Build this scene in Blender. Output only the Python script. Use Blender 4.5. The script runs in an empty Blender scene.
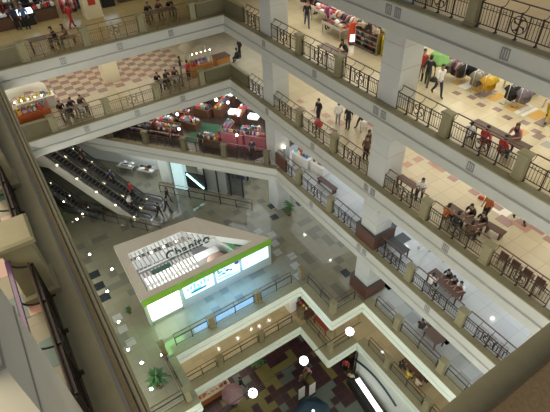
import bpy, bmesh, math, random
from math import sin, cos, pi, radians
from mathutils import Vector, Matrix
random.seed(7)
SC = bpy.context.scene
COL = SC.collection

# ------------------------------------------------------------------ materials
MATS = {}
def mat(name, col, rough=.55, emit=0, metal=0, noise=0, nscale=6, spec=.5, alpha=1, trans=0):
    if name in MATS: return MATS[name]
    m = bpy.data.materials.new(name); m.use_nodes = True
    nt = m.node_tree; b = nt.nodes['Principled BSDF']
    c = (*col, 1)
    b.inputs['Base Color'].default_value = c
    b.inputs['Roughness'].default_value = rough
    b.inputs['Metallic'].default_value = metal
    b.inputs['Specular IOR Level'].default_value = spec
    if trans: b.inputs['Transmission Weight'].default_value = trans
    if alpha < 1: b.inputs['Alpha'].default_value = alpha
    if emit:
        b.inputs['Emission Color'].default_value = c
        b.inputs['Emission Strength'].default_value = emit
    if noise:
        tc = nt.nodes.new('ShaderNodeTexCoord'); n = nt.nodes.new('ShaderNodeTexNoise')
        n.inputs['Scale'].default_value = nscale; n.inputs['Detail'].default_value = 4
        mx = nt.nodes.new('ShaderNodeMix'); mx.data_type = 'RGBA'
        mx.inputs[6].default_value = tuple(max(0, x*(1-noise)) for x in col)+(1,)
        mx.inputs[7].default_value = tuple(min(1, x*(1+noise)) for x in col)+(1,)
        nt.links.new(tc.outputs['Object'], n.inputs['Vector'])
        nt.links.new(n.outputs['Fac'], mx.inputs[0]); nt.links.new(mx.outputs[2], b.inputs['Base Color'])
    MATS[name] = m
    return m

def tile_mat(name, cols, size, rough=.15, weights=None, grout=None, spec=.5, rot=0, blob=0):
    """square tiles, each with a colour picked at random from cols; thin joints"""
    if name in MATS: return MATS[name]
    m = bpy.data.materials.new(name); m.use_nodes = True
    nt = m.node_tree; b = nt.nodes['Principled BSDF']; N = nt.nodes.new; L = nt.links.new
    tc = N('ShaderNodeTexCoord'); mp = N('ShaderNodeMapping')
    mp.inputs['Scale'].default_value = (1/size, 1/size, 0); mp.inputs['Rotation'].default_value = (0, 0, rot)
    L(tc.outputs['Object'], mp.inputs['Vector'])
    fl = N('ShaderNodeVectorMath'); fl.operation = 'FLOOR'; L(mp.outputs[0], fl.inputs[0])
    wn = N('ShaderNodeTexWhiteNoise'); wn.noise_dimensions = '3D'; L(fl.outputs[0], wn.inputs['Vector'])
    src = wn.outputs['Value']
    if blob:
        nz = N('ShaderNodeTexNoise'); nz.inputs['Scale'].default_value = blob; nz.inputs['Detail'].default_value = 1; L(fl.outputs[0], nz.inputs['Vector'])
        mr = N('ShaderNodeMapRange'); mr.inputs[1].default_value = .28; mr.inputs[2].default_value = .72; L(nz.outputs['Fac'], mr.inputs[0])
        am = N('ShaderNodeMix'); am.inputs[0].default_value = .16; L(mr.outputs[0], am.inputs[2]); L(wn.outputs['Value'], am.inputs[3]); src = am.outputs[0]
    cr = N('ShaderNodeValToRGB'); cr.color_ramp.interpolation = 'CONSTANT'
    e = cr.color_ramp.elements; pos = 0; weights = weights or [1/len(cols)]*len(cols)
    for i, c in enumerate(cols):
        if i < 2: el = e[i]; el.position = pos
        else: el = e.new(pos)
        el.color = (*c, 1); pos += weights[i]
    L(src, cr.inputs['Fac'])
    fr = N('ShaderNodeVectorMath'); fr.operation = 'FRACTION'; L(mp.outputs[0], fr.inputs[0])
    sx = N('ShaderNodeSeparateXYZ'); L(fr.outputs[0], sx.inputs[0])
    mn = N('ShaderNodeMath'); mn.operation = 'MINIMUM'; L(sx.outputs['X'], mn.inputs[0]); L(sx.outputs['Y'], mn.inputs[1])
    lt = N('ShaderNodeMath'); lt.operation = 'LESS_THAN'; lt.inputs[1].default_value = .025; L(mn.outputs[0], lt.inputs[0])
    mx = N('ShaderNodeMix'); mx.data_type = 'RGBA'
    g = grout or tuple(x*.75 for x in cols[0])
    mx.inputs[7].default_value = (*g, 1); L(lt.outputs[0], mx.inputs[0]); L(cr.outputs['Color'], mx.inputs[6])
    L(mx.outputs[2], b.inputs['Base Color'])
    b.inputs['Roughness'].default_value = rough; b.inputs['Specular IOR Level'].default_value = spec
    MATS[name] = m
    return m

M = dict(
 fascia = mat('grey_painted_plaster', (.415,.43,.41), .6, noise=.05, nscale=1.5),
 groove = mat('shadow_gap', (.30,.30,.28), .8),
 rim = mat('white_painted_rim', (.66,.73,.65), .5),
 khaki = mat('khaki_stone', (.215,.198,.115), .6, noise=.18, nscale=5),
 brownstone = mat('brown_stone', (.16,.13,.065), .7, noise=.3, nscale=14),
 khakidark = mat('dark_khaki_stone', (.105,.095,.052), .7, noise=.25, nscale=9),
 column = mat('column_paint', (.43,.45,.45), .5, noise=.04, nscale=2),
 creamcol = mat('cream_column_paint', (.72,.67,.48), .5),
 seam = mat('panel_seam', (.40,.39,.33), .7),
 iron = mat('dark_iron', (.03,.02,.014), .45, metal=.2),
 wood = mat('brown_wood_rail', (.10,.05,.03), .4, noise=.3, nscale=8),
 redwood = mat('red_brown_wood', (.085,.036,.024), .45, noise=.3, nscale=6),
 wall = mat('shop_wall', (.55,.50,.42), .7),
 whitewall = mat('white_wall', (.62,.66,.63), .6),
 soffit = mat('white_soffit', (.75,.74,.70), .8),
 black = mat('black_plastic', (.015,.015,.017), .4),
 chrome = mat('brushed_steel', (.55,.55,.55), .3, metal=1),
 cream = mat('cream_panel', (.60,.57,.50), .6),
 white = mat('white_laminate', (.80,.80,.78), .4),
 glass = mat('clear_glass', (.55,.65,.65), .08, alpha=.22),
 railglass = mat('rail_glass', (.3,.34,.34), .6, alpha=.05),
 bluegrey = mat('dark_grey_glass', (.13,.135,.13), .1, alpha=.55),
 skin = mat('skin', (.42,.25,.17), .6),
 hair = mat('black_hair', (.012,.010,.009), .5),
 shoe = mat('dark_shoes', (.03,.025,.02), .5),
 leaf = mat('green_leaves', (.035,.11,.025), .5, noise=.5, nscale=12),
 pot = mat('terracotta_pot', (.16,.08,.05), .7),
 roofbeige = mat('beige_kiosk_roof', (.47,.44,.37), .7, noise=.06, nscale=3),
 lime = mat('lime_green_band', (.15,.34,.02), .5),
 lightwhite = mat('lit_white_panel', (1,.98,1), .4, emit=1.8),
 lightcyan = mat('lit_pale_cyan_panel', (.62,.95,1), .4, emit=1.05),
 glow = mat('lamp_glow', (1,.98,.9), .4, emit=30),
 globe = mat('opal_globe_glow', (1,.99,.95), .4, emit=7),
 warmglow = mat('warm_lamp_glow', (1,.85,.55), .4, emit=14),
 greybase = mat('grey_green_base', (.33,.36,.31), .5),
)
PAL = [(.5,.06,.05),(.05,.07,.2),(.03,.03,.035),(.62,.58,.5),(.3,.12,.22),(.55,.38,.07),(.12,.25,.16),(.24,.2,.25),(.45,.25,.28),(.2,.1,.06),(.15,.3,.42),(.7,.7,.7)]
def pal(i):
    i %= len(PAL); return mat('cloth_%s' % ['red','navy','black','beige','plum','mustard','green','grey_violet','rose','brown','blue','white'][i], PAL[i], .75)
def cmat(name, col, rough=.7): return mat('dyed_'+name, col, rough)

# ------------------------------------------------------------------ mesh building
class MB:
    def __init__(s): s.v = []; s.f = []; s.m = []; s.sm = []
    def add(s, vs, fs, mi=0, smooth=False):
        o = len(s.v); s.v += [tuple(p) for p in vs]
        for f in fs: s.f.append([i+o for i in f]); s.m.append(mi); s.sm.append(smooth)
        return s
    def box(s, x0, y0, z0, x1, y1, z1, mi=0, bev=0):
        if bev:
            b = min(bev, (x1-x0)/3, (y1-y0)/3, (z1-z0)/3); rings = []
            for z, i in ((z0, b), (z0+b, 0), (z1-b, 0), (z1, b)):
                a = b if i else 0
                rings.append([(x0+a+b*0, y0+a, z), (x1-a, y0+a, z), (x1-a, y1-a, z), (x0+a, y1-a, z)])
            vs = sum(rings, []); fs = [(3,2,1,0), (12,13,14,15)]
            for r in range(3):
                for k in range(4):
                    fs.append((r*4+k, r*4+(k+1) % 4, r*4+4+(k+1) % 4, r*4+4+k))
            return s.add(vs, fs, mi)
        vs = [(x0,y0,z0),(x1,y0,z0),(x1,y1,z0),(x0,y1,z0),(x0,y0,z1),(x1,y0,z1),(x1,y1,z1),(x0,y1,z1)]
        return s.add(vs, [(3,2,1,0),(4,5,6,7),(0,1,5,4),(1,2,6,5),(2,3,7,6),(3,0,4,7)], mi)
    def cbox(s, c, d, mi=0, rz=0, bev=0):
        o = len(s.v); s.box(-d[0]/2,-d[1]/2,-d[2]/2,d[0]/2,d[1]/2,d[2]/2, mi, bev)
        ca, sa = cos(rz), sin(rz)
        for i in range(o, len(s.v)):
            x, y, z = s.v[i]; s.v[i] = (c[0]+x*ca-y*sa, c[1]+x*sa+y*ca, c[2]+z)
        return s
    def tube(s, pts, r, n=6, mi=0, caps=True):
        pts = [Vector(p) for p in pts]; rr = r if isinstance(r, (list, tuple)) else [r]*len(pts)
        rings = []; up = None
        for i, p in enumerate(pts):
            t = (pts[min(i+1, len(pts)-1)]-pts[max(i-1, 0)]).normalized()
            if up is None: up = Vector((0,0,1)) if abs(t.z) < .9 else Vector((1,0,0))
            a = t.cross(up).normalized(); b = a.cross(t).normalized(); up = b
            rings.append([p+(a*cos(2*pi*k/n)+b*sin(2*pi*k/n))*rr[i] for k in range(n)])
        vs = sum(rings, []); fs = []
        for i in range(len(pts)-1):
            for k in range(n):
                fs.append((i*n+k, i*n+(k+1) % n, (i+1)*n+(k+1) % n, (i+1)*n+k))
        if caps: fs += [tuple(range(n))[::-1], tuple(range((len(pts)-1)*n, len(pts)*n))]
        return s.add(vs, fs, mi, n > 5)
    def lathe(s, prof, n=16, c=(0,0,0), mi=0, sx=1, sy=1):
        vs = []; fs = []
        for r, z in prof:
            for k in range(n): vs.append((c[0]+r*sx*cos(2*pi*k/n), c[1]+r*sy*sin(2*pi*k/n), c[2]+z))
        for i in range(len(prof)-1):
            for k in range(n): fs.append((i*n+k, i*n+(k+1) % n, (i+1)*n+(k+1) % n, (i+1)*n+k))
        fs += [tuple(range(n))[::-1], tuple(range((len(prof)-1)*n, len(prof)*n))]
        return s.add(vs, fs, mi, True)
    def ball(s, c, r, n=12, mi=0):
        r = r if isinstance(r, (tuple, list)) else (r, r, r); m = n//2
        vs = []; fs = []
        for i in range(m+1):
            t = pi*i/m-pi/2
            for k in range(n): vs.append((c[0]+r[0]*max(cos(t), .01)*cos(2*pi*k/n), c[1]+r[1]*max(cos(t), .01)*sin(2*pi*k/n), c[2]+r[2]*sin(t)))
        for i in range(m):
            for k in range(n): fs.append((i*n+k, i*n+(k+1) % n, (i+1)*n+(k+1) % n, (i+1)*n+k))
        fs += [tuple(range(n))[::-1], tuple(range(m*n, (m+1)*n))]
        return s.add(vs, fs, mi, True)
    def prism(s, poly, z0, z1, mi=0, side=None):
        n = len(poly); side = mi if side is None else side
        s.add([(p[0],p[1],z0) for p in poly]+[(p[0],p[1],z1) for p in poly], [tuple(range(n))[::-1], tuple(range(n, 2*n))], mi)
        for k in range(n):
            a, b = poly[k], poly[(k+1) % n]
            s.add([(a[0],a[1],z0),(b[0],b[1],z0),(b[0],b[1],z1),(a[0],a[1],z1)], [(0,1,2,3)], side)
        return s
    def mesh(s, name, mats):
        me = bpy.data.meshes.new(name); me.from_pydata(s.v, [], s.f); me.update()
        for m in (mats if isinstance(mats, (list, tuple)) else [mats]): me.materials.append(m)
        for p, mi, sm in zip(me.polygons, s.m, s.sm): p.material_index = mi; p.use_smooth = sm
        return me
    def build(s, name, mats, parent=None, loc=(0,0,0), rz=0):
        return link(name, s.mesh(name, mats), parent, loc, rz)

def link(name, data, parent=None, loc=(0,0,0), rz=0):
    o = bpy.data.objects.new(name, data); COL.objects.link(o)
    o.location = loc; o.rotation_euler = (0, 0, rz)
    if parent: o.parent = parent
    return o
def tag(o, label, cat, group=None, kind=None):
    o['label'] = label; o['category'] = cat
    if group: o['group'] = group
    if kind: o['kind'] = kind
    return o
def root(name, label, cat, loc, rz=0, group=None):
    return tag(link(name, None, None, loc, rz), label, cat, group)
def struct(o, label=None, cat=None):
    o['kind'] = 'structure'
    if label: o['label'] = label
    if cat: o['category'] = cat
    return o
def setm(o, m, slot=0):
    o.material_slots[slot].link = 'OBJECT'; o.material_slots[slot].material = m
_proto = {}
def hue(o):
    n = o.material_slots[0].material.name.split('.')[0]
    for w_ in ('cloth_','dyed_','_cloth'): n = n.replace(w_, '')
    return n.replace('_', ' ')
def cached(key, fn):
    if key not in _proto: _proto[key] = fn()
    return _proto[key]

# ------------------------------------------------------------------ levels and plan (metres; eye at the origin)
Z = {1:-6.7, 2:-11.65, 3:-16.65, 4:-21.65, 5:-26.65, 6:-31.65, 7:-36.65}
ORD = {1:'topmost', 2:'second-highest', 3:'third-highest', 4:'fourth-highest', 5:'kiosk-floor', 6:'lowest'}
ER, EB = -15.31, 30.9          # void edges: right side and back side
U = Vector((.784, .621)); Nn = Vector((-.621, .784))   # diagonal edge of the fourth gallery

cream_floor = {
 1: tile_mat('yellow_cream_tiles', [(.42,.34,.19),(.45,.36,.21)], .9, .3),
 2: tile_mat('cream_tiles', [(.52,.455,.32),(.55,.48,.345)], .9, .2),
 3: tile_mat('tan_tiles', [(.44,.385,.275),(.47,.41,.295)], .9, .22),
 4: tile_mat('pale_blue_grey_tiles', [(.52,.54,.54),(.48,.50,.51),(.42,.45,.47)], 1.0, .10, [.6,.3,.1]),
 5: tile_mat('grey_stone_tiles', [(.21,.196,.14),(.19,.18,.125),(.142,.14,.11)], .62, .07, [.62,.23,.15]),
 6: tile_mat('warm_tan_tiles', [(.40,.33,.20),(.36,.30,.18)], .8, .08),
 11: tile_mat('ochre_brown_tiles', [(.36,.28,.13),(.39,.31,.15)], .9, .25),
 9: tile_mat('pale_grey_tiles', [(.31,.32,.305),(.28,.29,.275),(.22,.23,.22)], .8, .07, [.6,.25,.15]),
 10: tile_mat('olive_tiles', [(.19,.17,.10),(.21,.185,.115)], .9, .3),
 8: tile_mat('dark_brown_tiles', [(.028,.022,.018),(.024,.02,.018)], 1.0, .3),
 7: tile_mat('maroon_and_olive_tiles', [(.12,.14,.12),(.045,.02,.024),(.055,.024,.028),(.16,.14,.045),(.045,.02,.024),(.10,.12,.11)], .62, .3, [.22,.2,.16,.14,.14,.14], blob=.21),
}
PT = [tile_mat('plain_%s_tile' % n, [c, tuple(x*1.06 for x in c)], 5, .25) for n, c in (
 ('ochre',(.55,.33,.08)),('white',(.74,.72,.68)),('pink_brown',(.38,.22,.17)),('rose',(.29,.175,.16)),('black',(.02,.025,.03)),('grey',(.33,.33,.31)),('violet_grey',(.25,.18,.17)),('teal',(.045,.10,.085)))]
OCH, WHT, PBR, ROS, BLK, GRY, VIO, TEA = range(8)

def floor(name, poly, z, level, decals=(), thick=.3):
    mb = MB(); mb.prism(poly, z-thick, z-.05)
    for k, (x, y, w, h, mi) in enumerate(decals):
        mb.box(x-w/2, y-h/2, z-.06, x+w/2, y+h/2, z-.047+.0004*(k % 12), mi+1)
    return struct(mb.build(name, [cream_floor[level]]+PT))
def rect(x0, y0, x1, y1): return [(x0,y0),(x1,y0),(x1,y1),(x0,y1)]

tr = [0]
def edge(A, B, z, side, p=.10, rim=None, depth=1.22, ledge=.40):
    """ledge + fascia + lower lip along A->B ; side = unit vector towards the void"""
    A, B = Vector((*A, 0)), Vector((*B, 0)); d = (B-A).normalized(); s = Vector((side[0], side[1], 0))
    prof = [(-ledge, -.30), (-ledge, 0), (.03, 0), (.03, -.07), (.012, -.09), (.012, -.66), (.004, -.67), (.004, -.71), (p, -.73), (p, -depth), (-.25, -depth)]
    mi = [0, 0, 0, 1, 1, 2, 2, 1, 1, 1]
    if rim and rim is not True:      # stepped stone ledge of the left side
        prof = [(-ledge, -.30), (-ledge, 0), (-.01, 0), (.01, -.02), (.01, -.16), (.05, -.17), (.15, -.15), (.16, -.22), (.18, -.22), (.185, -.14), (.235, -.14), (.24, -.20), (.25, -.20), (.255, -.16), (.30, -.18), (.30, -depth), (-.25, -depth)]
        mi = [0, 0, 0, 2, 2, 3, 3, 2, 0, 0, 0, 2, 0, 0, 0, 1]
    n = len(prof); mb = MB()
    vs = [A+s*u+Vector((0,0,z+w)) for u, w in prof]+[B+s*u+Vector((0,0,z+w)) for u, w in prof]
    flip = d.cross(s).z > 0; zo = .005*(tr[0] % 3)
    vs = [v+Vector((0,0,zo)) for v in vs]
    for k in range(n-1):
        q = (k, k+1, n+k+1, n+k)
        mb.add(vs, [q if flip else q[::-1]], mi[k])
    mb.add(vs, [tuple(range(n)), tuple(range(2*n-1, n-1, -1))], 1)
    tr[0] += 1
    f = rim if rim and rim is not True else M['rim'] if rim else M['fascia']
    return struct(mb.build('trim_%d' % tr[0], [M['khaki'], f, M['groove'], M['brownstone']]))

# floors ------------------------------------------------------------
dec2 = []
for k in range(12):
    if k % 6 == 5: continue
    dec2.append((14.0-k*.56, -20.5-.08*(k % 3), .5, 1.25 if k % 2 else .95, [OCH,WHT,OCH,VIO,OCH,WHT][k % 6]))
for k in range(9): dec2.append((13.2-k*.75, -19.35-.25*(k % 2), .4, .34, VIO))
for k in range(4): dec2.append((9.0-k*.6, -18.8-.3*(k % 2), .4, .5, [OCH,VIO,GRY,OCH][k]))
dec3 = [(14.66,-17.4,.45,.55,PBR),(14.66,-18.4,.45,.55,PBR),(14.66,-19.3,.45,.6,PBR),(13.4,-17.4,.5,.5,PBR),(13.5,-19.8,1.2,.7,PBR)]
for k in range(9): dec3 += [(12.2-k*.75, -19.5-(k % 2)*.45, .55, .4, VIO if k % 2 else ROS)]
dec3 += [(8.9,-19.5,.9,.8,WHT),(8.3,-18.9,.8,.6,ROS),(7.6,-19.3,.9,.6,PBR),(7.0,-19.8,.8,.6,ROS),(20.6,-18.2,.6,.5,PBR),(22,-18.0,.6,.5,PBR)]
for k in range(6): dec3.append((20.2+k*.9, -17.2-(k % 2)*.5, .55, .4, PBR if k % 2 else ROS))
dec3b = []
for i in range(15):
    for j in range(22):
        if (i+j) % 2 == 0: dec3b.append((35.3+i*.64, -13.4+j*.70, .64, .70, ROS if (i*7+j*3) % 5 else VIO))
dec4 = [(13.5,-17.9,.8,.8,BLK),(15.6,-18.2,.8,.8,BLK),(8.1,-19.5,.9,.5,GRY),(6.6,-20,.9,.5,GRY),(5.2,-19.0,.8,.5,GRY)]
dec5r = [(8.47,-17.8,.75,.75,BLK),(6.0,-21.6,.85,.85,BLK),(13.75,-17.8,.65,.65,BLK),(15.0,-18.2,.7,.6,BLK),(16.4,-16.0,.7,.6,BLK),
        (25.9,-15.6,.62,.62,BLK),(24.7,-16.4,.62,.62,BLK),(24.8,-17.8,.62,.62,BLK),(24.6,-15.0,.62,.62,BLK)]
for k in range(5): dec5r.append((9.3-k*.8, -19.2, .6, .45, GRY))
dec5 = [(27.1,-.33,.75,.8,BLK),(25.8,-.28,.75,.8,BLK),(24.55,-.3,.75,.8,BLK),(22.3,-.5,.6,.6,GRY),(21.2,-.5,.6,.6,GRY),(19.9,-.6,.6,.6,GRY)]
for k in range(7): dec5 += [(18.2+k*.95, -13.0-.35*(k % 3), .62, .62, GRY)]

ndf = 0
for L in (1, 2, 3):
    floor('floor.%03d' % ndf, rect(-6,-36,EB+20,ER), Z[L], L, dec2 if L == 2 else dec3 if L == 3 else ()); ndf += 1
    floor('floor.%03d' % ndf, rect(EB,ER,EB+20,16), Z[L], 11 if L == 2 else L, dec3b if L == 3 else ()); ndf += 1
    floor('floor.%03d' % ndf, rect(-6,.31,EB,14), Z[L], 10 if L == 1 else L, [(4.35+k*1.25,1.0+.3*j,.62,.3,TEA if (j+k) % 2 else PBR) for k in range(6) for j in range(5)]+[(4.95+k*1.25,1.75,.45,.4,ROS) for k in range(6)] if L == 1 else ()); ndf += 1
    edge((-6,ER), (EB,ER), Z[L], (0,1)); edge((EB,ER), (EB,.05), Z[L], (-1,0))
    edge((-6,.31), (EB+2,.31), Z[L], (0,-1), p=.29, rim=M['khaki'])
# fourth gallery with its diagonal back edge
DG0, DG1 = (24.5,-15.31), (40.2,-2.88)
p4 = [(26.5,-36),(EB+24,-36),(EB+24,16),(36.5,16),(36.5,2.0),DG1,(26.5,-13.728)]
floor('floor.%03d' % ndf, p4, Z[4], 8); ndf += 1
floor('floor.%03d' % ndf, [(-6,-36),(26.5,-36),(26.5,-13.728),DG0,(-6,ER)], Z[4], 4, dec4); ndf += 1
floor('floor.%03d' % ndf, rect(-6,.31,36.5,14), Z[4], 4); ndf += 1
edge((-6,ER), DG0, Z[4], (0,1)); edge(DG0, DG1, Z[4], tuple(Nn))
edge((-6,.31), (34,.31), Z[4], (0,-1), p=.29, rim=M['khaki'])
# kiosk floor and the floor below it, with the stepped opening
XA, XB, YA, YB = 17.3, 13.66, -2.62, -12.53
for L in (5, 6):
    floor('floor.%03d' % ndf, rect(XA,YB,EB+24,16), Z[L], L, dec5 if L == 5 else ()); ndf += 1
    floor('floor.%03d' % ndf, rect(XB,-36,EB+24,YB) if False else [(XB,-36),(EB+24,-36),(EB+24,YB),(XB,YB)], Z[L], L, dec5r if L == 5 else ()); ndf += 1
    floor('floor.%03d' % ndf, rect(-6,-36,XB,ER), Z[L], 9 if L == 5 else L, dec5r[:3]+dec5r[-5:] if L == 5 else ()); ndf += 1
    floor('floor.%03d' % ndf, rect(XB,YA,XA,16), Z[L], L); ndf += 1
    floor('floor.%03d' % ndf, rect(-6,.31,XB,16), Z[L], L); ndf += 1
    for a, b, s in (((-6,ER),(XB,ER),(0,1)), ((XB,ER),(XB,YB),(-1,0)), ((XB,YB),(XA,YB),(0,1)), ((XA,YB),(XA,YA),(-1,0)), ((XB,YA),(XA,YA),(0,-1)), ((XB,YA),(XB,.31),(-1,0))):
        edge(a, b, Z[L], s, p=.06, rim=True, depth=1.1, ledge=.75)
floor('floor.%03d' % ndf, rect(-6,-36,EB+24,16), Z[7], 7)

# soffits (ceilings under each floor) and outer walls
def ceiling(k, poly, z): return struct(MB().prism(poly, z-.06, z).build('ceiling.%03d' % k, M['soffit']))
kc = 0
for L in (1, 2, 3):
    for r in (rect(-6,-36,EB+20,ER-.26), rect(EB+.26,ER-.26,EB+20,16), rect(-6,.57,EB,14)):
        ceiling(kc, r, Z[L]-1.22); kc += 1
ceiling(kc, [(-6,-36),(EB+24,-36),(EB+24,16),(36.8,16),(36.8,2.2),(40.3,-3.3),(24.4,-15.6),(-6,-15.6)], Z[4]-1.22); kc += 1
ceiling(kc, rect(-6,.57,36.5,14), Z[4]-1.22); kc += 1
for L in (5, 6):
    for r in (rect(XA+.26,YB-.26,EB+24,16), rect(XB+.26,-36,EB+24,YB-.26), rect(-6,-36,XB,ER-.26), rect(XB+.26,YA+.26,XA+.26,16)):
        ceiling(kc, r, Z[L]-1.1); kc += 1
struct(MB().box(-6.2,-36.3,Z[7],EB+24,-36,4).build('wall_right', M['wall']))
struct(MB().box(EB+24,-36,Z[7],EB+24.3,16,4).build('wall_back', M['wall']))
struct(MB().box(-6,16,Z[7],EB+24,16.3,4).build('wall_left', M['wall']))
struct(MB().box(-6.3,-36,Z[7],-6,16,-8.2).build('wall_front', M['wall']))
# near end of the topmost gallery: ledge and solid parapet under the eye
edge((1.34,-40), (1.34,.31), Z[1], (1,0), ledge=.42)
struct(MB().box(-1.5,-36,Z[1]-.3,.94,.31,Z[1]-.05).build('floor.%03d' % (ndf+1), cream_floor[1]))
tag(MB().box(-.7,-34,Z[1]-.05,.84,-.6,Z[1]+1.02, 0, .04).build('parapet', mat('rough_brown_stone',(.075,.052,.026),.9,noise=.55,nscale=22)), 'dark brown solid parapet wall in the bottom right corner, behind a khaki ledge', 'parapet')

# ------------------------------------------------------------------ columns
COLX = [(2.65,3.95),(13.9,15.2),(25.15,26.5),(36.3,37.6)]
def column(x0, x1, y0, y1, z0, z1, label, mats=None, seams=()):
    mb = MB().box(x0,y0,z0,x1,y1,z1)
    for s in seams: mb.box(x0-.012,y0-.012,s,x1+.012,y1+.012,s+.035,1)
    return tag(mb.build('column', mats or [M['column'],M['seam']]), label, 'column')
sm = []
for L in (1,2,3,4,5): sm += [Z[L]+1.9, Z[L]+3.0]
sm += [Z[1]+2.65,Z[1]+3.65]
column(13.9,15.2,-17.05,-15.72,Z[5]-.05,0,'thick pale grey square column rising through all galleries on the right',seams=sm)
column(25.15,26.5,-17.05,-15.75,Z[5]-.05,0,'pale grey square column beside the back right corner of the atrium',seams=sm)
column(2.65,3.95,-17.05,-15.72,Z[7],0,'pale square column at the far right edge of the picture',seams=sm)
column(2.62,3.95,.78,2.1,Z[7],.6,'cream panelled column filling the bottom left corner, close to the camera',[mat('cream_plaster',(.60,.58,.49),.6),M['seam']],seams=[Z[1]+2.85,Z[1]+3.62])
column(36.2,37.4,-8.2,-7.0,Z[3]-.05,Z[2]-1.2,'cream square column on the pink checkered floor of the back gallery',[M['creamcol'],M['seam']])
column(36.2,37.4,-8.2,-7.0,Z[2]-.05,Z[1]-1.2,'cream column with a red banner on the upper back gallery',[M['creamcol'],M['seam']])
tag(MB().box(36.12,-7.85,Z[2]+.9,36.19,-7.35,Z[2]+2.4,0,.01).build('banner',cmat('banner_red',(.45,.04,.02))),'small red banner on the cream column of the upper back gallery','banner')

# wood-clad boxes around the column feet
for L, lab in ((4,'dark wood-sided box around the thick column foot on the fourth gallery'),(5,'wood-sided box around the thick column foot on the kiosk floor')):
    r = root('column_plinth', lab, 'plinth', (14.55,-16.35,Z[L]-.05))
    mb = MB()
    for a in (rect(-.80,-1.0,.90,-.75), rect(-.80,.72,.90,.80), rect(-.80,-.75,-.70,.72), rect(.70,-.75,.90,.72)): mb.prism(a,0,1.14)
    mb.build('side_panel', M['redwood'], r)
    mb = MB()
    for a in (rect(-.84,-1.05,.95,-.72), rect(-.84,.66,.95,.85), rect(-.84,-.72,-.67,.66), rect(.67,-.72,.95,.66)): mb.prism(a,1.14,1.2)
    mb.build('top', mat('dark_grey_stone',(.055,.05,.045),.5), r)['label'] = 'dark grey top'

# ------------------------------------------------------------------ railings and posts
def rail_meshes(Ln, nb, panel):
    n = max(2, nb); xs = [Ln*i/(n-1) for i in range(n)]
    mb = MB()
    mb.box(0,-.015,.12,Ln,.015,.15); mb.box(0,-.02,.865,Ln,.02,.90)
    mb.box(0,-.015,.68,Ln,.015,.70)
    for x in xs:
        mb.box(max(0,x-.022),-.022,-.02,min(Ln,x+.022),.022,.93); mb.box(max(0,x-.04),-.09,-.02,min(Ln,x+.04),.05,.03)
    orn = (Ln*.5-.36, Ln*.5+.36) if Ln > 1.8 else (9,9)
    k = max(2, int(Ln/.125))
    for i in range(1, k):
        x = Ln*i/k
        if orn[0] < x < orn[1]: continue
        mb.box(x-.008,-.008,.14,x+.008,.008,.88)
    for i in range(0, k-1, 2):
        x = Ln*(i+1)/k
        if orn[0]-.1 < x < orn[1]: continue
        mb.tube([(x+.0625*(1-cos(a)), 0, .68+.1*sin(a)) for a in [pi*j/5 for j in range(6)]], .009, 4)
    bal = mb.mesh('baluster_panel', M['iron'])
    orm = None
    if orn[0] < 9:
        c = Ln*.5; mo = MB()
        mo.tube([(c+.30*cos(a),0,.5+.30*sin(a)) for a in [2*pi*j/18 for j in range(19)]], .018, 5)
        for q in range(4):
            a0 = pi/4+q*pi/2
            mo.tube([(c+t*.29*cos(a0+.5*sin(t*3.1)),0,.5+t*.29*sin(a0+.5*sin(t*3.1))) for t in [j/6 for j in range(7)]], .02, 5)
            mo.ball((c+.19*cos(a0+.45),0,.5+.19*sin(a0+.45)), (.05,.015,.05), 8)
        for e in orn: mo.box(e-.02,-.02,.14,e+.02,.02,.88)
        orm = mo.mesh('ornament', M['iron'])
    br = MB().tube([(0,.30*sin(a),.88+.21*(1-cos(a))) for a in [pi/2*j/5 for j in range(6)]], .016, 6).mesh('bracket', M['iron'])
    hr = MB().box(-.04,.265,1.10,Ln+.04,.345,1.14,0,.015).mesh('handrail', M['wood'])
    return bal, orm, br, hr, xs
def bar_railing(x, y, z, ang, Ln, label):
    r = root('railing', label, 'railing', (x,y,z), ang)
    k = max(2, int(Ln/1.15)+1)
    MB().box(0,-.015,.10,Ln,.015,.13).box(0,-.02,.80,Ln,.02,.86).build('rail_bar', M['iron'], r)
    MB().box(-.02,.12,1.02,Ln+.02,.18,1.07,0,.015).build('handrail', M['wood'], r)
    MB().box(.02,-.006,.16,Ln-.02,.006,.78).build('glass_panel', M['railglass'], r)
    pm_ = cached('barpost', lambda: MB().box(-.025,-.025,0,.025,.025,.84).tube([(0,0,.82),(0,.08,.88),(0,.15,1.03)],.018,5).mesh('upright', M['iron']))
    for q in range(k): link('upright', pm_, r, (Ln*q/(k-1),0,0))
    return r
def railing(x, y, z, ang, Ln, label, group=None, nb=5):
    key = ('rail', round(Ln, 2), nb)
    bal, orm, br, hr, xs = cached(key, lambda: rail_meshes(round(Ln, 2), nb, None))
    r = root('railing', label, 'railing', (x,y,z), ang, group)
    link('baluster_panel', bal, r); link('handrail', hr, r)
    if orm: link('ornament', orm, r)
    for q in xs: link('bracket', br, r, (q,0,0))
    return r
def post_meshes():
    sh = MB()
    for z0, z1, w0, w1, d0, d1 in ((0,.10,.25,.25,.22,.22),(.10,.14,.25,.21,.22,.18),(.14,1.02,.21,.20,.18,.17)):
        vs = [(sx*w0,sy*d0,z0) for sx, sy in ((-1,-1),(1,-1),(1,1),(-1,1))]+[(sx*w1,sy*d1,z1) for sx, sy in ((-1,-1),(1,-1),(1,1),(-1,1))]
        sh.add(vs, [(3,2,1,0),(4,5,6,7),(0,1,5,4),(1,2,6,5),(2,3,7,6),(3,0,4,7)])
    cp = MB().box(-.23,-.19,1.02,.23,.19,1.08).box(-.27,-.23,1.08,.27,.23,1.20,0,.03)
    return sh.mesh('shaft', M['khaki']), cp.mesh('cap', M['khaki'])
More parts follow.
